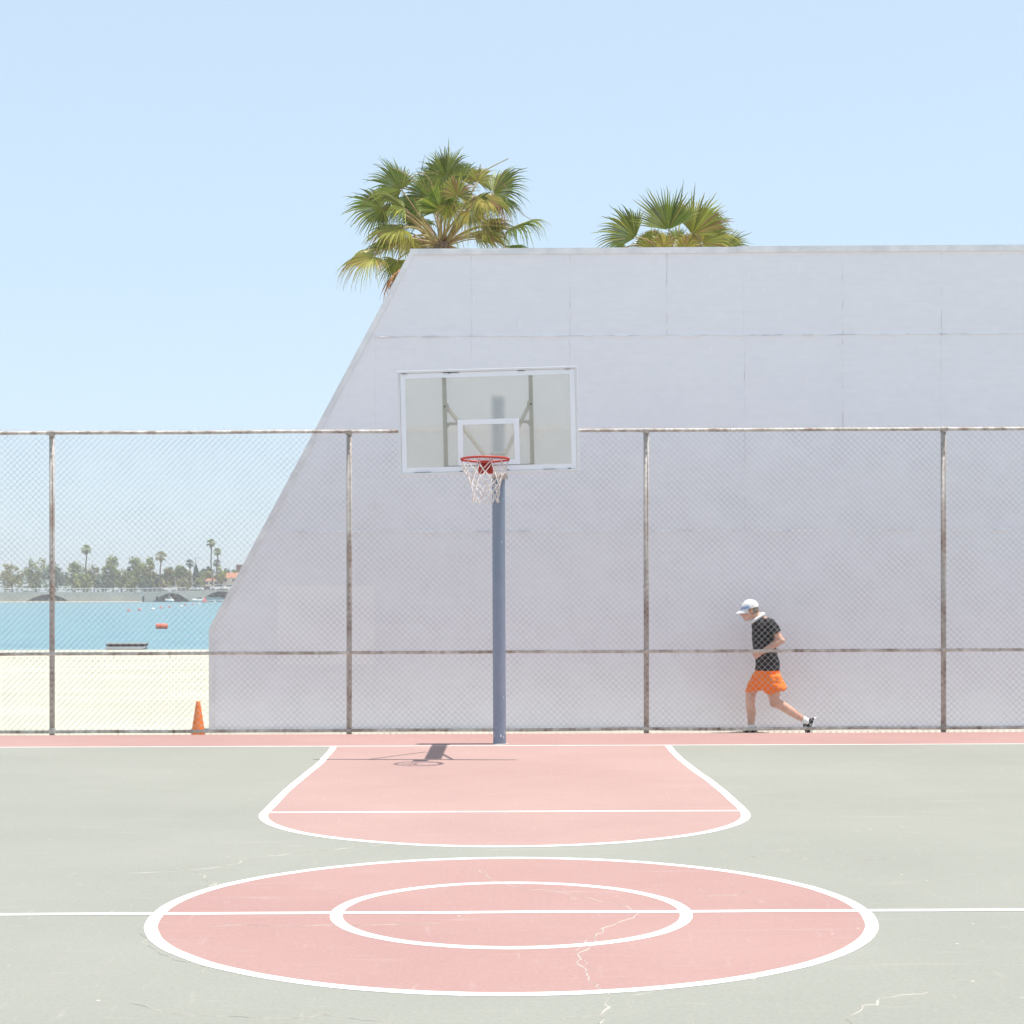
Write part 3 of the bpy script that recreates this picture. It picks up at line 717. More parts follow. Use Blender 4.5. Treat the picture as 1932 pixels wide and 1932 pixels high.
def palm(name, label, D, base_px, leaves, conv, sticks, spears, group, extra, low, seed):
    rg = random.Random(seed)
    root = P(*conv(*base_px), D); ctr = root.copy()
    e = empty(name, (ctr.x, D, -.2)); tag(e, label, 'palm tree', group)
    tk = MB(); n = 26
    tk.tube([(ctr.x + .12*math.sin(i/n*2), D, -.4 + (ctr.z+.1+.4)*i/n) for i in range(n+1)], [(.30 - .10*i/n)*(1+.05*(i % 2)) for i in range(n+1)], 14)
    off = ctr.x - (ctr.x + .12*math.sin(2)); tk.v = [(x+off, y, z) for x, y, z in tk.v]
    tk.build('trunk', M['trunk'], e)
    cm = MB(); pm = MB()
    for (hx, hy, ang, r_, mi, droop, dy, face) in leaves:
        hub = P(*conv(hx, hy), D+dy); hub.y = D+dy
        Rm = r_*conv.scale/F*D*1.16
        dd = Vector((math.cos(R(ang)), .25*(1 if dy > 0 else -1)*(0 if face > .8 else 1), math.sin(R(ang))))
        nr = Vector((0, -face, (1-face)*1.0 + .12)) + Vector((rg.uniform(-.15, .15), 0, rg.uniform(-.1, .1)))
        if abs(dd.normalized().dot(nr.normalized())) > .85: nr = Vector((0, -1, .2))
        fan(cm, hub, dd, nr, Rm, droop, rg.uniform(1.75, 2.05) if r_ < 360 else rg.uniform(1.15, 1.3), rg.randint(44, 52) if r_ < 360 else 32, rg, mi)
        st = ctr + Vector((rg.uniform(-.08, .08), rg.uniform(-.1, .1), rg.uniform(-.1, .05)))
        bow = .10 + .10*abs(hub.x-ctr.x) if hub.z-ctr.z < 1.0 else .04
        petiole(pm, st, hub, bow)
    for k in range(extra):                       # leaves on the far side and inside the crown
        az = rg.uniform(0, PI) if k % 3 else rg.uniform(PI, 2*PI); el = rg.uniform(.15, 1.1)
        v = Vector((math.cos(az)*math.cos(el), math.sin(az)*math.cos(el), math.sin(el)))
        hub = ctr + v*rg.uniform(.75, 1.15); 
        fan(cm, hub, v + Vector((0, 0, -.2)), Vector((-v.x*.2, -.6, .8)), rg.uniform(.62, .85), rg.uniform(.5, .9), 1.8, 32, rg, 0 if rg.random() < .6 else 1)
        petiole(pm, ctr, hub, .06, .02, .01)
    for k in range(low):                         # hanging leaves below the crown, hidden by the wall from the front
        az = 2*PI*k/low; v = Vector((math.cos(az), math.sin(az), -.35))
        hub = ctr + v*.8 + Vector((0, 0, -.15))
        if -.9 < v.x < -.4 and v.y < .3: continue
        fan(cm, hub, v + Vector((0, 0, -.6)), Vector((v.x, v.y, 1)), .7, .8, 1.7, 26, rg, 1 if k % 2 else 2); petiole(pm, ctr, hub, .15)
    cm.build('crown', [M['leaf'], M['leaf_yellow'], M['leaf_dry']], e)
    for pts, rad in sticks:
        pp = [P(*conv(x, y), D-.3) for x, y in pts]
        # smooth the chain
        for _ in range(2):
            q2 = [pp[0]]
            for a, b_ in zip(pp[:-1], pp[1:]): q2 += [a.lerp(b_, .25), a.lerp(b_, .75)]
            pp = q2 + [pp[-1]]
        pm.tube(pp, [rad*(1-.6*i/len(pp)) for i in range(len(pp))], 5)
    pm.build('leaf_stalks', M['petiole'], e, smooth=True)
    if spears:
        sp = MB()
        for (x0, y0, x1, y1, w_) in spears:
            a, b_ = P(*conv(x0, y0), D), P(*conv(x1, y1), D); sp.tube([a, a.lerp(b_, .4), b_], [w_*.6, w_, .002], 6)
        sp.build('spear_leaves', M['leaf'], e)
    return e
def conv1(x, y): return ((650+x/3.864)*.9434, (250+y/3.864)*.9434)
conv1.scale = .9434/3.864
def conv2(x, y): return ((1150+x/4.83)*.9434, (350+y/4.83)*.9434)
conv2.scale = .9434/4.83
#        hub x, y, angle, radius, material, droop, depth offset, facing (1 = flat to the court)
L1 = [(935,400,88,250,0,.35,.1,.95), (1020,550,80,175,1,.45,-1.0,1.0), (590,500,140,275,0,.35,-.3,.6), (440,640,178,270,0,.45,-.2,.7),
      (590,800,195,260,1,.9,-.6,.35), (380,1015,205,270,1,.75,-.8,.4), (560,1045,262,190,0,.6,-.1,.8), (1300,520,32,300,0,.55,-.1,.65),
      (1320,590,-15,210,0,1.0,-.4,.4), (1430,800,14,300,0,.95,-.2,.3), (1420,945,8,160,0,.5,.1,.3), (800,560,118,255,0,.35,.5,.8),
      (1180,440,65,170,1,.7,.3,.6), (1120,660,-60,190,1,.8,-.7,.5), (780,920,178,140,0,.6,.2,.5), (480,560,105,140,0,.8,.3,.5),
      (640,880,-110,170,1,.7,-.6,.5), (1230,560,-30,220,1,1.1,-.8,.4), (700,620,150,200,0,.7,.5,.6), (860,470,100,230,0,.5,.7,.8),
      (1060,430,70,190,0,.6,.6,.7), (1240,600,10,200,2,1.0,.2,.5), (520,640,215,170,0,1.0,.0,.5), (400,950,190,200,1,.8,.3,.3),
      (950,620,-80,150,1,.9,-.6,.5)]
S1 = [([(860,700),(800,480),(680,430),(450,435)], .012), ([(850,520),(790,380),(700,370),(560,545)], .012), ([(700,430),(620,370),(500,325),(380,300)], .010),
      ([(520,480),(400,510),(300,600),(180,730)], .012), ([(1170,395),(1290,320),(1420,258)], .016), ([(960,900),(1010,840),(1060,890),(1075,955)], .010),
      ([(850,650),(780,590),(680,560),(600,450)], .010), ([(1380,600),(1480,640),(1560,720),(1650,745)], .010), ([(1230,730),(1400,770),(1600,835)], .010),
      ([(900,900),(740,680),(620,740),(520,750)], .010), ([(1260,740),(1270,840),(1285,930)], .008), ([(960,920),(1100,850),(1400,805)], .013), ([(960,930),(1150,870),(1380,915)], .015),
      ([(850,900),(760,800),(620,765)], .012), ([(1290,400),(1400,470),(1420,540),(1330,560)], .008), ([(1400,340),(1300,520),(1240,640)], .007)]
palm('fan_palm', 'larger shaggy fan palm rising above the upper left corner of the wall', 36.0, (905, 950), L1, conv1, S1,
     [(945,420,957,95,.022), (850,420,855,185,.010), (740,380,770,235,.008)], 'fan palms behind the wall', 15, 8, 21)
L2 = [(900,530,98,380,0,.10,-1.0,1.0), (1135,570,64,390,1,.25,-.7,1.0), (585,605,140,370,0,.35,-.6,.9), (1230,650,38,350,1,.5,-.5,.7),
      (1460,705,28,240,0,.35,-.1,.6), (760,640,95,170,1,.7,.2,.6), 
      (1020,420,70,200,1,.6,.5,.7), (1250,480,60,260,0,.8,.5,.6), (700,650,75,150,1,.8,.4,.6), (1330,690,20,180,0,.8,-.2,.4),
      (480,700,165,160,0,.7,-.1,.5), (1130,700,90,200,1,.6,-.2,.8), (985,660,88,190,0,.4,.2,.8), (860,700,100,170,1,.5,-.3,.8), (1060,720,80,160,1,.5,-.4,.8), (690,690,105,170,0,.5,0,.7), (720,720,110,150,1,.5,-.3,.7)]
palm('fan_palm', 'smaller green fan palm showing only its crown above the middle of the wall', 37.0, (960, 900), L2, conv2, [],
     [(990,480,1050,40,.022), (1120,480,1162,70,.024)], 'fan palms behind the wall', 2, 6, 33)

# ------------------------------------------------------------------ the walking man
DP = 20.93
def pz(x, y, dy=0.0):
    v = P((1430+x/6.0375)*.9434, (1170+y/6.0375)*.9434, DP); return Vector((v.x, DP+dy, v.z))
X3 = Vector((1, 0, 0)); Y3 = Vector((0, 1, 0)); Z3 = Vector((0, 0, 1))
def remeshed(mb, name, mt, parent=None, voxel=.006, smooth=4, wrinkle=0, origin=None):
    o = mb.build(name + '_raw', mt)
    r_ = o.modifiers.new('r', 'REMESH'); r_.mode = 'VOXEL'; r_.voxel_size = voxel; r_.use_smooth_shade = True
    s_ = o.modifiers.new('s', 'SMOOTH'); s_.factor = .5; s_.iterations = smooth
    if wrinkle:
        tx = bpy.data.textures.new('folds', 'CLOUDS'); tx.noise_scale = .07
        d_ = o.modifiers.new('d', 'DISPLACE'); d_.texture = tx; d_.strength = wrinkle; d_.mid_level = .5
    dg = bpy.context.evaluated_depsgraph_get(); dg.update()
    me = bpy.data.meshes.new_from_object(o.evaluated_get(dg)); me.name = name
    bpy.data.objects.remove(o)
    me.polygons.foreach_set('use_smooth', [True]*len(me.polygons))
    if origin is not None: me.transform(Matrix.Translation(-Vector(origin)))
    n = bpy.data.objects.new(name, me); col.objects.link(n)
    if origin is not None: n.location = origin
    if parent is not None: n.parent = parent; n.matrix_parent_inverse = world_of(parent).inverted()
    return n
LN, LFAR = -.095, .095
HC = pz(418, 303)                                 # head centre
ht = R(14)                                        # face turned down a little
fw = Vector((-math.cos(ht), 0, -math.sin(ht))); up = Vector((-math.sin(ht)*1.0, 0, math.cos(ht)))
up = Vector((-(-math.sin(ht)), 0, 0)) * 0 + Vector((math.sin(ht), 0, math.cos(ht))) if False else Vector((-fw.z*-1, 0, -fw.x)) if False else Y3.cross(fw) * -1
if up.z < 0: up = -up
HM = Matrix(((fw.x, 0, up.x), (fw.y, 1, up.y), (fw.z, 0, up.z)))     # local x fwd, y side, z up
def hp(f, s_, u): return HC + fw*f + Y3*s_ + up*u
B = MB()
def tors(y, xf, xb, ry): c = pz((xf+xb)/2, y); return (c, X3*abs(pz(xb, y).x-pz(xf, y).x)/2, Y3*ry)
secs = [tors(1150, 500, 740, .15), tors(1080, 500, 755, .165), tors(1000, 495, 760, .16), tors(920, 498, 750, .15), tors(820, 485, 735, .155), tors(700, 465, 715, .17), tors(580, 458, 702, .185), tors(490, 462, 690, .185), tors(430, 480, 670, .14), tors(395, 500, 640, .08)]
B.loft(secs, 24)
B.tube([pz(580, 450), pz(530, 390), pz(480, 350), pz(455, 330)], [.075, .062, .057, .055], 14)
# head
B.ball(hp(-.012, 0, .025), (.096, .078, .095), HM); B.ball(hp(.03, 0, -.03), (.068, .062, .085), HM)
B.ball(hp(.052, 0, -.088), (.040, .040, .034), HM); B.ball(hp(.078, 0, -.098), (.017, .022, .017), HM)
B.ball(hp(.082, 0, .022), (.020, .048, .013), HM)
B.tube([hp(.090, 0, .012), hp(.106, 0, -.018), hp(.116, 0, -.030), hp(.098, 0, -.042)], [.009, .012, .014, .012], 8)
B.ball(hp(.094, 0, -.062), (.012, .022, .007), HM); B.ball(hp(.092, 0, -.074), (.012, .020, .007), HM)
B.ball(hp(.066, -.038, -.022), (.026, .022, .02), HM); B.ball(hp(.066, .038, -.022), (.026, .022, .02), HM)
for sg in (-1, 1):
    B.ball(hp(-.012, sg*.079, -.012), (.018, .010, .032), HM)
# arms: near arm bent across the belly, far arm likewise behind it
def arm(sh, el, wr, sy):
    B.tube([sh, sh.lerp(el, .3), sh.lerp(el, .7), el, el.lerp(wr, .25), el.lerp(wr, .6), wr], [.058, .052, .045, .043, .044, .037, .027], 14)
    B.ball(el + Vector((.006, 0, -.004)), .040)
def hand(wr, d, curl, side, k0):
    """relaxed half-closed hand: palm, four unequal fingers with knuckles, thumb off the side"""
    d = d.normalized(); ac = (Z3 - d*Z3.dot(d)).normalized(); nn = d.cross(ac).normalized()*side
    B.loft([(wr, ac*.026, nn*.018), (wr+d*.03, ac*.034, nn*.017), (wr+d*.07, ac*.041, nn*.016), (wr+d*.088, ac*.038, nn*.013)], 12)
    for i, (o_, l_) in enumerate(((.030, .072), (.010, .080), (-.010, .075), (-.029, .060))):
        p0 = wr + d*.080 + ac*o_; pts = [p0 - d*.02, p0]; dirn = d.copy(); a_ = 0
        for fr, bend in ((.45, .75), (.32, .95), (.23, .7)):
            a_ += bend*curl; dirn = d*math.cos(a_) + nn*math.sin(a_); pts.append(pts[-1] + dirn*l_*fr)
        B.tube(pts, [.0105, .0105, .0098, .009, .0075], 8); B.ball(pts[-1], .0078, nu=8, nv=6)
    t0 = wr + d*.028 + ac*.024; B.tube([t0, t0+ac*.022+d*.022+nn*.008, t0+ac*.030+d*.050+nn*.020, t0+ac*.024+d*.070+nn*.030], [.014, .0125, .011, .009], 8)
shN, elN, wrN = pz(640, 470, -.185), pz(762, 662, -.245), pz(530, 808, -.205)
arm(shN, elN, wrN, -1); hand(wrN, pz(400, 884, -.15)-wrN, .9, 1, 0)
shF, elF, wrF = pz(640, 462, .185), pz(775, 628, .235), pz(560, 790, .20)
arm(shF, elF, wrF, 1); hand(wrF, pz(430, 860, .13)-wrF, .9, -1, 1)
# legs
def leg(pts, rad): B.tube(pts, rad, 16)
hipF, knF, anF = pz(560, 1100, LFAR), pz(438, 1405, LFAR), pz(450, 1725, LFAR)
leg([hipF, pz(500, 1190, LFAR), pz(447, 1300, LFAR), knF, pz(440, 1470, LFAR), pz(452, 1540, LFAR), pz(450, 1640, LFAR), anF], [.092, .082, .068, .058, .056, .058, .046, .037])
hipN, knN, anN = pz(655, 1100, LN), pz(712, 1405, LN), pz(1075, 1632, LN)
leg([hipN, hipN.lerp(knN, .35), hipN.lerp(knN, .75), knN, pz(800, 1455, LN), pz(880, 1505, LN), pz(975, 1570, LN), anN], [.095, .090, .074, .062, .058, .056, .045, .036])
B.ball(knN+Vector((-.008, 0, -.01)), .06)
# feet inside the shoes
B.tube([pz(462, 1750, LFAR), pz(420, 1765, LFAR), pz(385, 1775, LFAR)], [.034, .032, .022], 10)
B.tube([pz(1100, 1640, LN), pz(1120, 1700, LN), pz(1112, 1765, LN)], [.036, .034, .024], 10)
org = pz(610, 1100); org.z = -.05
man = remeshed(B, 'person', M['skin'], voxel=.0055, smooth=3, origin=org)
tag(man, 'man in white cap, black t-shirt and orange shorts walking left behind the fence', 'person')
# t-shirt
T = MB()
T.loft([tors(1032, 478, 775, .172), tors(1005, 484, 778, .172), tors(960, 488, 782, .166), tors(900, 492, 770, .165), tors(820, 472, 745, .168), tors(700, 452, 728, .185), tors(580, 446, 716, .198), tors(490, 450, 706, .198), tors(430, 462, 690, .160), tors(398, 490, 655, .100)], 28)
for sh, el in ((shN, elN), (shF, elF)):
    T.tube([sh+Vector((-.06, 0, -.0)), sh, sh.lerp(el, .30), sh.lerp(el, .58)], [.070, .076, .073, .070], 16)
remeshed(T, 't_shirt', M['shirt'], man, .008, 3, .026)
# shorts
S_ = MB()
S_.loft([tors(1130, 470, 790, .170), tors(1080, 474, 782, .172), tors(1030, 482, 774, .168), tors(1015, 486, 770, .160)], 26)
S_.loft([(pz(585, 1085, LFAR*.8), X3*.115, Y3*.12), (pz(530, 1180, LFAR), X3*.125+Z3*.02, Y3*.115), (pz(478, 1262, LFAR), X3*.100+Z3*.02, Y3*.112), (pz(472, 1286, LFAR), X3*.100+Z3*.018, Y3*.112)], 22)
S_.loft([(pz(655, 1085, LN*.8), X3*.125, Y3*.12), (pz(680, 1180, LN), X3*.145+Z3*.0, Y3*.118), (pz(716, 1258, LN), X3*.138+Z3*.030, Y3*.118), (pz(722, 1282, LN), X3*.134+Z3*.030, Y3*.116)], 22)
S_.loft([(pz(610, 1080), X3*.10, Y3*.12), (pz(590, 1200), X3*.10, Y3*.09), (pz(585, 1272), X3*.05, Y3*.05)], 16)
remeshed(S_, 'shorts', M['shorts'], man, .008, 3, .032)
# white collar round the neck
K = MB(); cc = pz(512, 393); a_ = pz(578, 345)-cc
K.tube([cc + a_*math.cos(t) + Y3*.088*math.sin(t) for t in [2*PI*k/24 for k in range(24)]], [(.018, .030)]*24, 10, closed=True)
remeshed(K, 'collar', M['white_cloth'], man, .006, 2)
# hair, cap
H = MB(); H.ball(hp(-.040, 0, -.012), (.072, .082, .058), HM); H.ball(hp(-.06, 0, -.045), (.045, .066, .03), HM)
for sg in (-1, 1): H.ball(hp(.006, sg*.074, .012), (.016, .010, .022), HM)
remeshed(H, 'hair', M['hair'], man, .006, 2, .008)
cp = MB(); nu_, nv_ = 26, 8; vs = []; fs = []
for i in range(nv_+1):
    t = i/nv_*PI/2
    for k in range(nu_): vs.append(hp(-.010 + .112*math.cos(t)*math.cos(2*PI*k/nu_), .092*math.cos(t)*math.sin(2*PI*k/nu_), .022 + .108*math.sin(t)**.9))
for i in range(nv_):
    for k in range(nu_): fs.append((i*nu_+k, i*nu_+(k+1) % nu_, (i+1)*nu_+(k+1) % nu_, (i+1)*nu_+k))
cp.add(vs, fs); cp.add([hp(-.010+.112*math.cos(2*PI*k/nu_), .092*math.sin(2*PI*k/nu_), .0225) for k in range(nu_)], [tuple(range(nu_))[::-1]])
cap = cp.build('cap', M['white_cloth'], man, smooth=True)
br = MB(); vs = []; nb = 16
for lay in (0, -.004):
    for i in range(5):
        for k in range(nb+1):
            a = -1.25 + 2.5*k/nb; rr_ = 1 + .78*i/4*math.cos(a*.95)
            vs.append(hp(-.010 + .108*math.cos(a)*rr_, .088*math.sin(a)*(1+.03*i), .026 + lay - .006*i - .030*(math.sin(a)**2)*i/4))
n1 = nb+1; fs = []
for i in range(4):
    for k in range(nb):
        fs.append((i*n1+k, i*n1+k+1, (i+1)*n1+k+1, (i+1)*n1+k)); o5 = 5*n1; fs.append((o5+(i+1)*n1+k, o5+(i+1)*n1+k+1, o5+i*n1+k+1, o5+i*n1+k))
for k in range(nb): fs.append((4*n1+k, 4*n1+k+1, 9*n1+k+1, 9*n1+k))
br.add(vs, fs); br.build('brim', M['white_cloth'], cap, smooth=True)
bn = MB(); vs = []; fs = []
for i in range(3):
    for k in range(13):
        a = -1.45 + 2.0*k/12; u = .028 + .038*i/2*(1-.5*k/12); c_ = math.sqrt(max(0, 1-((u-.022)/.108)**2))
        vs.append(hp(-.010 + .1145*c_*math.cos(a), .0945*c_*math.sin(a), u))
for i in range(2):
    for k in range(12): fs.append((i*13+k, i*13+k+1, (i+1)*13+k+1, (i+1)*13+k))
bn.add(vs, fs); bn.build('cap_print', M['cap_blue'], cap, smooth=True)
for sg in (-1, 1):
    ey = MB(); ey.ball(hp(.078, sg*.031, .004), (.008, .012, .006), HM, 8, 6); ey.build('eye', M['dark'], man)
# socks and shoes
for pts, nm in (([pz(450, 1690, LFAR), pz(452, 1760, LFAR)], 'f'), ([pz(1040, 1612, LN), pz(1090, 1640, LN), pz(1105, 1665, LN)], 'n')):
    k_ = MB(); k_.tube(pts, [.044, .043, .04][:len(pts)], 14); k_.build('sock', M['white_cloth'], man, smooth=True)
def shoe(heel, toe, upd, y, nm, hk=1.0):
    d = toe-heel; L_ = d.length; d = d/L_; u = upd.normalized()
    q = MB()
    for f, w_, h_, in (): pass
    def sec(f, w_, h_, base=.018):
        h_ = h_*hk; return (heel + d*(L_*f) + u*(base + h_/2), Y3*w_, u*h_/2)
    q.loft([sec(.0, .024, .05), sec(.06, .034, .085), sec(.25, .038, .092), sec(.42, .040, .078), sec(.62, .046, .055), sec(.82, .046, .042), sec(.95, .034, .032), sec(1.0, .016, .022)], 16)
    so_ = remeshed(q, 'shoe', M['shoe_black'], man, .006, 2)
    s2 = MB(); prof_ = [(0, .022), (.05, .034), (.3, .036), (.6, .047), (.85, .047), (.97, .032), (1.01, .012)]
    top = []; 
    left = [heel + d*(L_*f) - Y3*w_*1.08 for f, w_ in prof_]; right = [heel + d*(L_*f) + Y3*w_*1.08 for f, w_ in prof_][::-1]
    ol = left + right; n_ = len(ol); s2.add([v for v in ol] + [v + u*.026 for v in ol], [tuple(range(n_)), tuple(range(n_, 2*n_))[::-1]] + [(k, k+n_, (k+1) % n_+n_, (k+1) % n_) for k in range(n_)])
    s2.build('sole', M['white_cloth'] if nm == 'n' else M['shoe_black'], so_)
    if nm == 'n':
        s3 = MB()
        for f0, f1 in ((.30, .40), (.46, .54)):
            s3.loft([(heel + d*L_*f0 + u*.05, Y3*.043, u*.020 + d*.0), (heel + d*L_*f1 + u*.05, Y3*.0455, u*.022)], 12)
        s3.build('shoe_stripes', M['shoe_grey'], so_)
shoe(pz(518, 1797, LFAR), pz(352, 1797, LFAR), Vector((0, 0, 1)), LFAR, 'f', .72)
shoe(pz(1205, 1585, LN), pz(1135, 1802, LN), Vector((-.92, 0, -.25)), LN, 'n', 1.45)

# ------------------------------------------------------------------ buoys, float and platform on the bay
def c4(x, y): return ((250+x/6.44)*.9434, (1040+y/6.44)*.9434)
def Wp(x, y, z=ZW): return G(*c4(x, y), z)
o = Wp(473, 1400)
big = empty('cylinder_buoy', o); tag(big, 'large orange cylindrical buoy lying on the water in mid bay', 'buoy')
hlen = .56; m_ = MB(); m_.tube([o+Vector((dx_, 0, .22)) for dx_ in (-hlen, -hlen+.05, -hlen+.15, hlen-.15, hlen-.05, hlen)], [.12, .22, .26, .26, .22, .12], 18)
m_.build('float', M['buoy_orange'], big, smooth=True)
m_ = MB(); m_.tube([o+Vector((-.2, 0, .1)), o+Vector((-.2, 0, -.2))], .05, 8); m_.tube([o+Vector((-.5, 0, -.02)), o+Vector((.5, 0, -.02))], .20, 12); m_.build('keel', M['dark'], big)
reds = [('small red buoy at the left end of the buoy line', 50, 1178), ('small red buoy second from the left along the buoy line', 187, 1168), ('small red buoy just right of the leftmost white marker', 465, 1138), ('small red buoy third along, left of the second white marker', 575, 1127),
        ('small red buoy just right of the second white marker', 778, 1103), ('tiny red buoy between the second and third white markers', 875, 1093), ('low red buoy floating close to the far sandy shore', 565, 1052)]
m_ = MB(); m_.tube([(0, 0, -.1), (0, 0, .05), (0, 0, .3), (0, 0, .42)], [.3, .42, .34, .12], 14)
b0 = m_.build('marker_buoy', M['buoy_red'], smooth=True)
m2 = MB(); m2.tube([(0, 0, .1), (0, 0, .19)], [.425, .395], 14, cap=False)
m2.build('buoy_band', M['buoy_white'], b0, smooth=True)
for i, (lb, x, y) in enumerate(reds):
    r_ = b0 if i == 0 else copy_tree(b0)
    r_.location = Wp(x, y); tag(r_, lb, 'buoy', 'small red buoys on the bay')
    k = (1, 1, 1, .95, 1, .9, 1.5)[i]; r_.scale = (k, k, k)
m_ = MB(); m_.tube([(0, 0, -.1), (0, 0, .1), (0, 0, .32), (0, 0, .40)], [.35, .45, .40, .18], 14)
w0 = m_.build('spar_buoy', M['buoy_white'], smooth=True)
m2 = MB(); m2.tube([(0, 0, .38), (0, 0, 1.15)], [.10, .07], 8); m2.box((-.2, -.02, .85), (.2, .02, 1.15)); m2.build('buoy_mast', M['buoy_white'], w0)
whites = [('white mast buoy standing left of centre, nearest of the white markers', 355, 1160), ('white mast buoy second from the left on the bay', 722, 1122), ('white mast buoy third from the left on the bay', 955, 1088), ('white mast buoy fourth from the left, right of the pink-topped marker', 1160, 1062), ('white mast buoy hard against the slanted wall edge', 1258, 1050)]
for i, (lb, x, y) in enumerate(whites):
    r_ = w0 if i == 0 else copy_tree(w0)
    r_.location = Wp(x, y); tag(r_, lb, 'buoy', 'white mast buoys on the bay')
o = Wp(1028, 1062); pb = empty('cone_buoy', o); tag(pb, 'broad red and white buoy with a pointed pink top near the moored boats', 'buoy')
m_ = MB(); m_.tube([o+Vector((0, 0, -.1)), o+Vector((0, 0, .35)), o+Vector((0, 0, .6))], [1.0, 1.15, .8], 16); m_.build('float', M['buoy_red'], pb, smooth=True)
m_ = MB(); m_.tube([o+Vector((0, 0, .6)), o+Vector((0, 0, .8)), o+Vector((0, 0, 1.9))], [.8, .6, .08], 14); m_.build('top_mark', M['buoy_red'], pb, smooth=True)
m_ = MB(); m_.tube([o+Vector((0, 0, .25)), o+Vector((0, 0, .42))], [1.17, 1.12], 16, cap=False); m_.build('buoy_band', M['buoy_white'], pb, smooth=True)
# low timber platform on the near sand
q = G(260, 1222.5, ground_z(-15, 96)); yp_ = q.y; xr_ = P(277, 1222, yp_).x
pl = empty('beach_platform', (xr_-1.1, yp_, q.z)); tag(pl, 'low wooden platform with dark sides resting at the edge of the beach', 'platform')
m_ = MB()
for k in range(6): m_.box((xr_-2.3, yp_-.6+.2*k, q.z+.22), (xr_, yp_-.6+.2*k+.185, q.z+.27))
m_.build('deck_boards', M['wood'], pl)
m_ = MB(); m_.box((xr_-2.25, yp_-.55, q.z+.13), (xr_-.05, yp_+.55, q.z+.215)); m_.build('side_beam', M['dark'], pl)
for dy_ in (-.42, .42):
    m_ = MB(); m_.tube([(xr_-2.3, yp_+dy_, q.z+.02), (xr_-.15, yp_+dy_, q.z+.02), (xr_-.03, yp_+dy_, q.z+.06)], [.11, .11, .05], 12); m_.build('pontoon', M['board_frame'], pl, smooth=True)

# ------------------------------------------------------------------ far shore
M['bridge'] = mat('bridge_concrete', (.74, .63, .50), .9, col2=(.62, .54, .44), scale=.3, var=.08, bscale=2)
M['rail_white'] = mat('rail_white', (.66, .64, .60), .7)
M['car_white'] = mat('car_white', (.80, .80, .80), .3, spec=.5)
M['car_blue'] = mat('car_dark_blue', (.05, .07, .12), .3, spec=.5)
M['car_glass'] = mat('car_glass', (.03, .035, .04), .1, spec=.6)
M['tyre'] = mat('tyre', (.03, .03, .03), .8)
M['roof'] = mat('orange_tiles', (.50, .21, .11), .85, col2=(.42, .17, .10), scale=1.5)
M['stucco'] = mat('pale_stucco', (.62, .58, .52), .9, col2=(.55, .50, .45), scale=.5)
M['brick'] = mat('brick_red', (.28, .12, .10), .9, col2=(.22, .10, .09), scale=2)
M['win'] = mat('house_window', (.06, .08, .10), .2)
M['tarp'] = mat('teal_tarp', (.10, .22, .24), .7)
M['bark'] = mat('bark', (.13, .10, .08), .9)
M['cyp'] = mat('foliage_dark', (.035, .06, .045), .9, island=.4, trans=.15, spec=.15)
M['fol_green'] = mat('foliage_green', (.21, .26, .08), .9, col2=(.33, .35, .12), scale=.25, island=.45, trans=.2, spec=.15)
M['fol_blue'] = mat('foliage_blue', (.13, .19, .14), .9, col2=(.18, .23, .16), scale=.25, island=.4, trans=.2, spec=.15)
M['fol_yellow'] = mat('foliage_yellow', (.38, .38, .07), .9, col2=(.26, .30, .07), scale=.25, island=.35, trans=.2, spec=.15)
M['fol_brown'] = mat('foliage_brown', (.34, .30, .14), .9, col2=(.27, .29, .11), scale=.2, island=.45, trans=.2, spec=.15)
def c1(x, y): return ((250+x/8.4)*.9434, (1060+y/8.4)*.9434)
def F1(x, y, D): return P(*c1(x, y), D)

BD = 705.0
def fx(x): return F1(x, 1050, BD).x
def fz(x, y): return F1(x, y, BD).z
br_t = empty('arched_bridge', (fx(900), BD, ZW)); tag(br_t, 'low concrete road bridge with two dark flat arches on the far shore', 'bridge')
def arch_pts(x0, x1, ytop, ybot, n=18):
    X0, X1 = fx(x0), fx(x1); zt_, zb_ = fz((x0+x1)/2, ytop), fz((x0+x1)/2, ybot)
    return [(X0+(X1-X0)*i/n, zb_+(zt_-zb_)*math.sin(PI*i/n)**.8) for i in range(n+1)]
arches = arch_pts(-1700, -900, 1080, 1240) + arch_pts(440, 1120, 1060, 1240) + arch_pts(1235, 1990, 1028, 1240)
deck_top = lambda x: fz(x, 1040 - 30*max(0, min(1, (x-50)/1700)))
topx = [-2600, -1500, -600, 50, 600, 1200, 1750, 2600, 4200]
poly = [(fx(-2600), -5)]
poly += arches
poly += [(fx(4200), -5)] + [(fx(x), deck_top(x)) for x in topx[::-1]]
m_ = MB(); m_.prism(poly, BD, BD+34)
bro = m_.build('bridge_deck', M['bridge'], br_t)
m_ = MB()
for a, b_ in zip(topx[:-1], topx[1:]):
    for yy in (.15,):
        m_.box((fx(a), BD-.12, min(deck_top(a), deck_top(b_))-.35), (fx(b_)-.02, BD-.02, min(deck_top(a), deck_top(b_))-.05))
m_.build('deck_ledge', M['rail_white'], br_t)
m_ = MB()
for (x0, x1) in ((-2600, 1020),):
    n = 90
    A_ = [Vector((fx(x0)+(fx(x1)-fx(x0))*i/n, BD+.3, 0)) for i in range(n+1)]
    for i, v in enumerate(A_):
        x = x0+(x1-x0)*i/n; v.z = deck_top(x)
        if i % 2 == 0: m_.box((v.x-.12, v.y-.1, v.z-.1), (v.x+.12, v.y+.1, v.z+1.35))
    m_.tube([v+Vector((0, 0, 1.35)) for v in A_], .13, 5); m_.tube([v+Vector((0, 0, .6)) for v in A_], .07, 5)
m_.build('railing', M['rail_white'], br_t)
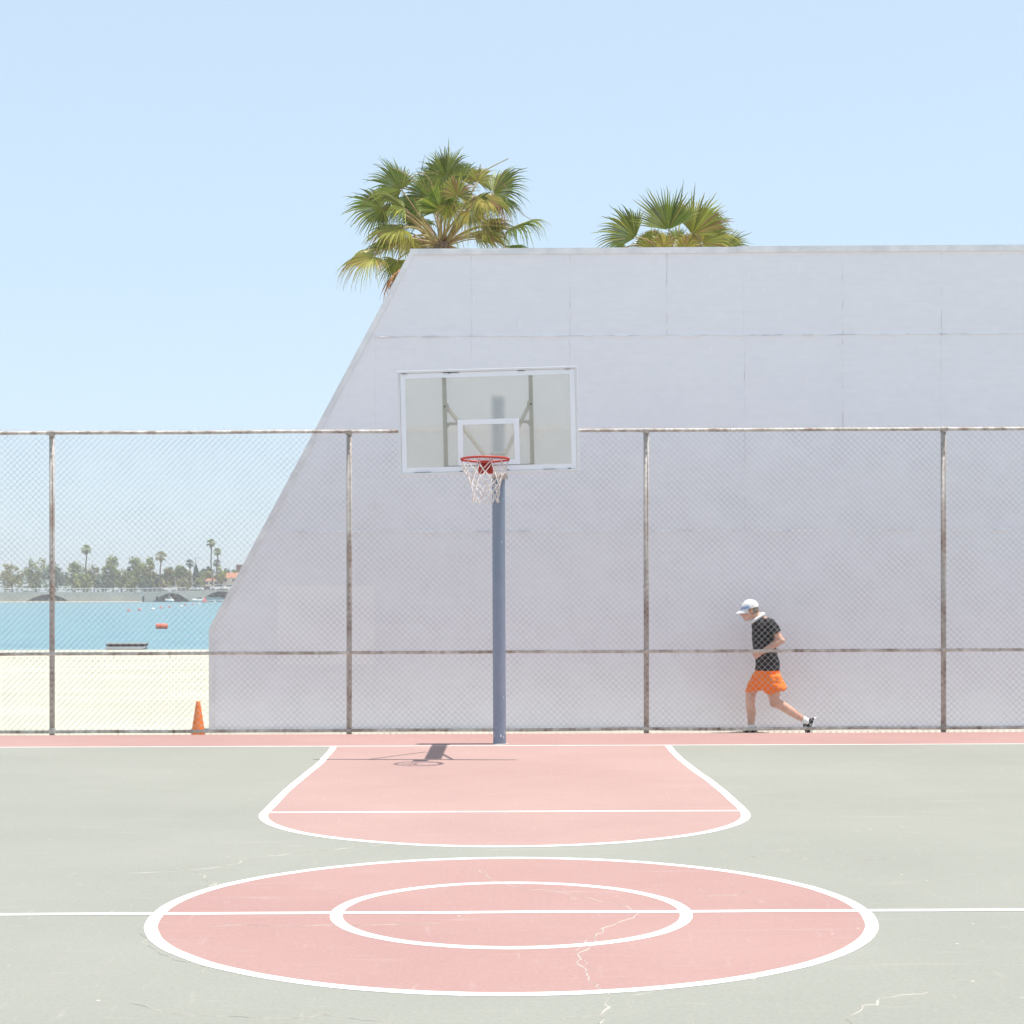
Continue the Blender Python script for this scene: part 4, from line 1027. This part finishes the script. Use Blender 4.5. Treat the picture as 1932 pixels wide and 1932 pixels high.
m_ = MB(); m_.box((fx(245), BD-.2, fz(245, 1155)), (fx(315), BD-.13, fz(315, 1080))); m_.build('sign_panel', M['rail_white'], br_t)
for lab, x in (('dark mooring post at the left end of the far arch', 333), ('dark mooring post standing just inside the left arch', 562)):
    m_ = MB(); m_.tube([(fx(x), BD-3, ZW-.5), (fx(x), BD-3, fz(x, 1120))], .42, 8); m_.tube([(fx(x), BD-3, fz(x, 1120)), (fx(x), BD-3, fz(x, 1108))], [.5, .2], 8)
    tag(m_.build('mooring_post', M['dark'], origin=(fx(x), BD-3, ZW)), lab, 'post', 'mooring posts by the bridge')

# cars: one model, copied
def make_car(paint):
    e = empty('parked_car', (0, 0, 0))
    m_ = MB(); prof_ = [(-2.3, .35), (-2.3, .75), (-2.15, .95), (-1.3, 1.02), (2.0, 1.0), (2.3, .85), (2.35, .35)]
    m_.prism(prof_, -.88, .88); body = m_.build('car_body', paint, e, bevel=.06)
    m_ = MB(); pr2 = [(-1.35, 1.0), (-.75, 1.45), (1.45, 1.47), (2.0, 1.0)]
    m_.prism(pr2, -.78, .78); m_.build('car_windows', M['car_glass'], e, bevel=.04)
    m_ = MB(); m_.prism([(-.85, 1.45), (-.7, 1.55), (1.4, 1.55), (1.52, 1.46)], -.74, .74)
    for xx in (-1.05, .25, 1.72): m_.bar((xx+(.0 if xx > 0 else .25), -.79, 1.46), (xx+(.0 if xx > 0 else -.2) + (.2 if xx > 1 else 0), -.79, 1.0), .08, .08)
    m_.build('car_roof', paint, e)
    for x in (-1.45, 1.4):
        for y in (-.82, .82):
            w_ = MB(); w_.tube([(x, y-.1, .34), (x, y+.1, .34)], .36, 16); wo = w_.build('wheel', M['tyre'], e, smooth=False)
            h_ = MB(); h_.tube([(x, y-.12, .34), (x, y+.12, .34)], .19, 12); h_.build('wheel_rim', M['rail_white'], wo)
    return e
car = make_car(M['car_white']); carb = make_car(M['car_blue'])
cars = [(car, 1205, 2.5, 1.0, 'white parked car right of the thin lamp pole on the bridge', 0), (car, 765, 9, 1.0, 'white parked car seen behind the bridge railing', 0),
        (car, 1560, 3.5, 1.18, 'large white parked car near the base of the two tall palms', 0), (car, 1760, 6, 1.1, 'white parked vehicle closest to the slanted wall edge', 0), (carb, 455, 9, 1.0, 'dark blue parked car behind the left part of the railing', 0),
        (carb, 1400, 11, .85, 'small dark car parked behind the large white one', 0)]
first = set()
for src, x, dy_, k, lb, rz in cars:
    c_ = src if id(src) not in first else copy_tree(src)
    first.add(id(src)); D = BD+dy_
    c_.location = (F1(x, 1000, D).x, D, deck_top(x)+.02 + .0); c_.scale = (k*1.15, k*1.15, k*1.3); tag(c_, lb, 'car', 'cars parked on the far shore')
# a person by the railing
pp_ = MB(); x = F1(155, 950, BD+1.5).x; zz = deck_top(155)
pp_.loft([((x, BD+1.5, zz), X3*.16, Y3*.14), ((x, BD+1.5, zz+.85), X3*.2, Y3*.16), ((x+.02, BD+1.5, zz+1.4), X3*.26, Y3*.15), ((x+.02, BD+1.5, zz+1.48), X3*.08, Y3*.08), ((x+.02, BD+1.5, zz+1.55), X3*.07, Y3*.07), ((x, BD+1.5, zz+1.65), X3*.11, Y3*.11), ((x, BD+1.5, zz+1.78), X3*.06, Y3*.06)], 12)
for sg in (-1, 1): pp_.tube([(x+sg*.24, BD+1.5, zz+1.38), (x+sg*.3, BD+1.4, zz+1.1), (x+sg*.2, BD+1.3, zz+.9)], [.07, .055, .045], 8)
tag(pp_.build('person', M['shirt'], smooth=True, origin=(x, BD+1.5, zz)), 'tiny dark-clothed person standing at the far bridge railing', 'person')

# moored boats
def boat(x, ybase, L_, D, lb, cover=None, cabin=True):
    o = F1(x, ybase, D); o.z = ZW; e = empty('moored_boat', o); tag(e, lb, 'boat', 'boats moored by the bridge')
    h_ = MB(); h_.loft([(o+Vector((-L_/2, 0, 1.15)), Z3*.12, Y3*.1), (o+Vector((-L_*.38, 0, .75)), Z3*.5, Y3*.7), (o+Vector((-L_*.1, 0, .6)), Z3*.62, Y3*1.1), (o+Vector((L_*.3, 0, .55)), Z3*.6, Y3*1.15), (o+Vector((L_/2, 0, .55)), Z3*.52, Y3*.95)], 14)
    h_.build('hull', M['car_white'], e, smooth=True)
    if cabin:
        c_ = MB(); c_.prism([(o.x-L_*.2, o.z+1.1), (o.x-L_*.08, o.z+2.0), (o.x+L_*.22, o.z+2.05), (o.x+L_*.25, o.z+1.1)], o.y-.8, o.y+.8); c_.build('cabin', M['rail_white'], e, bevel=.1)
        c_ = MB(); c_.box((o.x-L_*.12, o.y-.83, o.z+1.45), (o.x+L_*.2, o.y-.79, o.z+1.85)); c_.build('cabin_window', M['car_glass'], e)
    if cover:
        c_ = MB(); c_.loft([(o+Vector((-L_*.4, 0, 1.15)), Z3*.1, Y3*.3), (o+Vector((-L_*.1, 0, 1.35)), Z3*.45, Y3*1.15), (o+Vector((L_*.3, 0, 1.3)), Z3*.4, Y3*1.15), (o+Vector((L_*.5, 0, 1.1)), Z3*.15, Y3*.9)], 12); c_.build('boat_cover', cover, e, smooth=True)
boat(745, 1180, 3.6, 699, 'small white boat moored in front of the left arch')
boat(1250, 1180, 6.5, 701, 'white cabin boat moored between the two arches')
boat(1400, 1190, 5.0, 697, 'boat under a teal cover beside the pink-topped buoy', M['tarp'], False)
boat(1540, 1180, 6.0, 701, 'white boat moored under the right arch near the wall', M['tarp'], False)

# lamp pole
o = F1(1185, 1010, BD+1); m_ = MB(); m_.tube([(o.x, BD+1, deck_top(1185)), (o.x, BD+1, F1(1185, 470, BD+1).z)], [.14, .08], 8)
m_.tube([(o.x, BD+1, F1(1185, 475, BD+1).z), (o.x+1.0, BD+1, F1(1185, 466, BD+1).z)], .06, 6); m_.box((o.x+.8, BD+.85, F1(1185, 470, BD+1).z), (o.x+1.5, BD+1.15, F1(1185, 463, BD+1).z))
tag(m_.build('street_lamp', M['bark'], origin=(o.x, BD+1, 2.4)), 'thin grey lamp pole standing on the far bridge', 'street lamp')

# houses
hD = 742
def house(x0, x1, ytop, yeave, ybase, lb, roofm, wallm, D=hD, wins=4, tail=1):
    e = empty('house', (F1((x0+x1)/2, ybase, D).x, D+4, 2.2)); tag(e, lb, 'house')
    X0, X1 = F1(x0, 0, D).x, F1(x1, 0, D).x; zt_, ze = F1(x0, ytop, D).z, F1(x0, yeave, D).z
    m_ = MB(); m_.box((X0+.4, D+.4, 1.8), (X1-.4, D+8, ze-.01)); m_.build('house_wall', wallm, e)
    m_ = MB(); ym = D+4.2; hx = min(4, (X1-X0)*.3)
    m_.add([(X0, D, ze), (X1, D, ze), (X1, D+8.4, ze), (X0, D+8.4, ze), (X0+hx, ym, zt_), (X1-hx, ym, zt_)], [(0,1,5,4), (2,3,4,5), (1,2,5), (3,0,4), (3,2,1,0)])
    m_.build('house_roof', roofm, e)
    for k in range(wins):
        xc = X0+(X1-X0)*(k+.5)/wins; m_ = MB(); m_.box((xc-.6, D+.33, ze-1.7), (xc+.6, D+.41, ze-.6)); m_.build('window', M['win'], e)
house(1480, 2300, 715, 800, 990, 'pale house with orange tiled roof beside the slanted wall edge', M['roof'], M['stucco'], wins=6)
house(1330, 1560, 790, 845, 990, 'small pale house with pinkish roof below the two tall palms', M['roof'], M['stucco'], D=738, wins=3)
house(820, 1010, 690, 740, 990, 'white gabled house half hidden among the shoreline trees', M['rail_white'], M['rail_white'], D=750, wins=2)
m_ = MB(); a = F1(1868, 640, 770); m_.box((a.x, 770, 2), (a.x+6.5, 775, F1(1868, 585, 770).z)); m_.box((a.x-.2, 769.8, F1(1868, 592, 770).z), (a.x+6.7, 775.2, F1(1868, 585, 770).z+.1))
tag(m_.build('brick_tower', M['brick'], origin=(a.x+3, 772, 2.2)), 'reddish brick block rising behind the trees by the wall edge', 'building')

# broadleaf trees: trunk, limbs, crown of many leaf clumps
def tree(x, ytop, ybase, wpx, D, fol, lb, seed, n=1500, name='broadleaf_tree', leaf=.62, squash=1.0, low=.03):
    rg = random.Random(seed)
    o = F1(x, ybase, D); o.z = 2.1 if D > 704 else ground_z(o.x, D); top = F1(x, ytop, D).z; Hh = top-o.z; wx = wpx/8.4*.9434/F*D
    e = empty(name, o); tag(e, lb, 'tree', 'trees along the far shore')
    t_ = MB(); t_.tube([o+Vector((0, 0, -.5)), o+Vector((.2, 0, Hh*.25)), o+Vector((0, 0, Hh*.6))], [.45, .33, .12], 8)
    for k in range(5):
        a_ = rg.uniform(0, 2*PI); t_.tube([o+Vector((.1, 0, Hh*.25)), o+Vector((math.cos(a_)*wx*.3, math.sin(a_)*wx*.3, Hh*rg.uniform(.5, .75)))], [.2, .06], 6)
    t_.build('trunk', M['bark'], e)
    c_ = MB(); cl = []
    for k in range(26):
        for _ in range(20):
            u = Vector((rg.uniform(-1, 1), rg.uniform(-1, 1), rg.uniform(-1, 1)))
            if .25 < u.length < 1: break
        zc = o.z + Hh*(low+(1-low)*.5) + u.z*Hh*(1-low)*.42
        cl.append((Vector((o.x+u.x*wx*.40, D+u.y*wx*.35, zc)), rg.uniform(.5, 1.0)*min(wx, Hh)*.20))
    for k in range(n):
        cc_, r_ = cl[k % len(cl)]
        v = Vector((rg.gauss(0, 1), rg.gauss(0, 1), rg.gauss(0, 1)*.85)).normalized()*r_*rg.uniform(.45, 1.15)
        p_ = cc_+v; a_ = Vector((rg.uniform(-1, 1), rg.uniform(-1, 1), rg.uniform(-.6, .6))).normalized(); b2 = a_.cross(Vector((rg.uniform(-1, 1), rg.uniform(-1, 1), 1))).normalized()
        s_ = leaf*rg.uniform(.5, 1.2)
        c_.add([p_-a_*s_, p_+b2*s_*.55, p_+a_*s_, p_-b2*s_*.5], [(0, 1, 2, 3)])
    c_.build('crown', fol, e)
    return e
G_, B_l, Y_, Br = M['fol_green'], M['fol_blue'], M['fol_yellow'], M['fol_brown']
tree(300, 385, 985, 520, 740, G_, 'biggest bushy green tree at the left of the far shore', 1, 3400)
tree(110, 450, 985, 260, 748, B_l, 'blue-green tree at the left edge behind the biggest tree', 2, 1800)
tree(110, 760, 990, 200, 728, G_, 'low green bush-like tree at the left edge by the dark figure', 3, 1000)
tree(430, 560, 985, 240, 732, Br, 'brownish olive tree just left of the single fan palm', 4, 1500)
tree(700, 590, 985, 260, 738, Br, 'olive brown tree just right of the single fan palm', 5, 1800)
tree(900, 540, 985, 250, 752, B_l, 'tall blue-grey tree rising behind the white gabled house', 6, 1600)
tree(930, 590, 985, 230, 736, G_, 'green tree in front of the white gabled house', 7, 1500, low=.5)
tree(1040, 620, 985, 220, 738, Br, 'brown-green tree left of the dark cypress', 8, 1400)
tree(1300, 640, 985, 260, 744, G_, 'green tree right of the dark cypress', 9, 1700)
tree(1290, 575, 985, 200, 764, B_l, 'bluish tree behind the cypress', 10, 1200)
tree(1430, 590, 985, 220, 766, M['cyp'], 'dark bluish tree between the cypress and the two tall palms', 11, 1300)
tree(1430, 660, 900, 160, 742, Y_, 'small yellow-green tree behind the left tall palm trunk', 12, 900)
tree(1610, 625, 985, 230, 741, Y_, 'bright yellow-green tree right of the two tall palms', 13, 1700, low=.4)
tree(1740, 620, 985, 200, 760, B_l, 'bluish tree behind the orange roof', 14, 1200)
tree(1850, 640, 985, 200, 762, G_, 'green tree below the brick block', 15, 1100)
tree(560, 640, 985, 180, 742, B_l, 'dark blue-green tree behind the single fan palm trunk', 16, 1100)
tree(800, 590, 985, 240, 758, B_l, 'hazy blue-green tree between the palm and the gabled house', 17, 1200)
tree(1240, 760, 985, 180, 727, G_, 'low shrubby tree in front of the green trees by the lamp pole', 18, 800)
tree(-200, 420, 985, 420, 742, G_, 'broad green tree beyond the left edge of the photograph', 19, 2200)
tree(-520, 520, 985, 380, 744, Br, 'olive brown tree farthest but one to the left', 20, 1500)
tree(-840, 470, 985, 420, 744, G_, 'green tree farthest to the left on the far shore', 22, 1600)
tree(660, 800, 985, 200, 728, Br, 'low brown shrub-like tree behind the white car by the railing', 23, 800)
tree(960, 790, 985, 240, 729, Br, 'low brown shrub-like tree below the white gabled house', 24, 900)
tree(350, 800, 985, 260, 729, B_l, 'low grey-green tree below the biggest tree', 25, 900)
tree(-1180, 500, 985, 420, 742, B_l, 'blue-green tree in the row far beyond the left edge', 26, 1500)
tree(-1500, 440, 985, 440, 744, G_, 'tall green tree in the row far beyond the left edge', 27, 1700)
tree(-1900, 540, 985, 440, 742, Br, 'olive tree at the extreme left of the far shore', 28, 1500)
tree(-60, 640, 985, 300, 736, G_, 'low green tree just beyond the left edge of the photograph', 29, 1100)
tree(-380, 700, 985, 360, 734, B_l, 'low grey-green tree between the two leftward tall trees', 30, 1100)
tree(-700, 700, 985, 400, 734, G_, 'low spreading tree in front of the far left trees', 31, 1100)
# cypress
rg = random.Random(50); o = F1(1192, 985, 733); o.z = 2.1; tp = F1(1192, 585, 733).z
e = empty('cypress', o); tag(e, 'narrow dark cypress tree behind the thin lamp pole', 'tree')
t_ = MB(); t_.tube([o+Vector((0, 0, -.3)), o+Vector((0, 0, (tp-o.z)*.8))], [.25, .05], 7); t_.build('trunk', M['bark'], e)
c_ = MB()
for k in range(900):
    t = rg.random()**.9; rr_ = 1.5*math.sin(PI*min(1, .12+t*.88))**.7*rg.uniform(.3, 1); a_ = rg.uniform(0, 2*PI)
    p_ = Vector((o.x+math.cos(a_)*rr_, 733+math.sin(a_)*rr_, o.z+.5+(tp-o.z-.5)*t)); a2_ = Vector((rg.uniform(-.5, .5), rg.uniform(-.5, .5), 1)).normalized()*.5; b2 = a2_.cross(Vector((rg.uniform(-1, 1), rg.uniform(-1, 1), .1))).normalized()*.25
    c_.add([p_-a2_, p_+b2, p_+a2_, p_-b2], [(0, 1, 2, 3)])
c_.build('crown', M['cyp'], e)

# far palms
def far_palm(x, yc, rpx, xbase, ybase, D, lb, seed, mt, n=34):
    rg = random.Random(seed); c = F1(x, yc, D); b_ = F1(xbase, ybase, D); b_.z = 2.1; b_.y = D
    e = empty('tall_palm', b_); tag(e, lb, 'palm tree', 'palms on the far shore')
    r_ = rpx/8.4*.9434/F*D; t_ = MB()
    t_.tube([b_.lerp(c, i/8) + Vector((.25*math.sin(i), 0, 0)) for i in range(9)], [.36-.016*i for i in range(9)], 8)
    t_.tube([c+Vector((0, 0, -r_*1.1)), c+Vector((0, 0, -r_*.3))], [.35, .9], 8); t_.build('trunk', M['bark'], e)
    m_ = MB()
    for k in range(n):
        az = rg.uniform(0, 2*PI); el = rg.uniform(-.75, 1.5); v = Vector((math.cos(az)*math.cos(el), math.sin(az)*math.cos(el), math.sin(el)))
        hub = c + v*r_*.5; L_ = r_*.72; sd = v.cross(Z3).normalized(); nn = sd.cross(v).normalized()
        pt_ = [c, hub]; m_.tube(pt_, .05, 3)
        for i in range(7):
            th = -1.15 + 2.3*i/6; d2 = v*math.cos(th)+sd*math.sin(th); w_ = nn.cross(d2).normalized()*.17
            tip = hub + d2*L_*rg.uniform(.8, 1.1) + Vector((0, 0, -L_*.35)); mid = hub + d2*L_*.55
            m_.add([hub, mid-w_, mid+w_, tip], [(0, 1, 3, 2)])
    m_.build('crown', mt, e)
far_palm(605, 445, 100, 590, 980, 726, 'single fan palm beside the biggest tree on the far shore', 61, M['fol_brown'])
far_palm(1445, 220, 78, 1468, 940, 724, 'taller of the two slim palms standing together on the far shore', 62, M['fol_green'])
far_palm(1552, 365, 72, 1545, 910, 726, 'shorter of the two slim palms standing together on the far shore', 63, M['fol_green'])
far_palm(1090, 560, 75, 1095, 985, 760, 'bluish palm rising just left of the thin lamp pole', 64, M['fol_blue'])
far_palm(1545, 560, 75, 1550, 985, 775, 'bluish palm seen behind the trunk of the shorter slim palm', 65, M['fol_blue'])
far_palm(-650, 330, 90, -650, 985, 740, 'palm far to the left beyond the photographed shore', 66, M['fol_green'])

# the wood that closes the view behind the shoreline trees
rg = random.Random(99); m_ = MB()
for k in range(9000):
    x = rg.uniform(-620, 60); hgt = 8.5 + 3.0*noise.noise(Vector((x*.035, 3, 0))) + 1.6*noise.noise(Vector((x*.15, 8, 0)))
    z = 2 + hgt*rg.random()**.7; D = 800 + rg.uniform(-9, 9)
    p_ = Vector((x, D, z)); a_ = Vector((rg.uniform(-1, 1), rg.uniform(-1, 1), rg.uniform(-.6, .6))).normalized(); b2 = a_.cross(Vector((rg.uniform(-1, 1), rg.uniform(-1, 1), 1))).normalized()
    q_ = rg.uniform(.6, 1.4); m_.add([p_-a_*q_, p_+b2*q_*.6, p_+a_*q_, p_-b2*q_*.6], [(0, 1, 2, 3)])
tag(m_.build('distant_wood', M['fol_blue']), 'hazy bluish wood closing the view behind the shoreline trees', 'woodland', kind='stuff')

# sea air
m = bpy.data.materials.new('sea_haze'); m.use_nodes = True; nt = m.node_tree; nt.nodes.remove(nt.nodes['Principled BSDF'])
pv = nt.nodes.new('ShaderNodeVolumePrincipled'); pv.inputs['Color'].default_value = (1, .985, .965, 1); pv.inputs['Density'].default_value = .00042
pv.inputs['Anisotropy'].default_value = .2
nt.links.new(pv.outputs[0], nt.nodes['Material Output'].inputs['Volume'])
m_ = MB(); m_.box((-2700, -1600, -5.5), (2700, 2700, 30)); tag(m_.build('haze', m), kind='stuff')
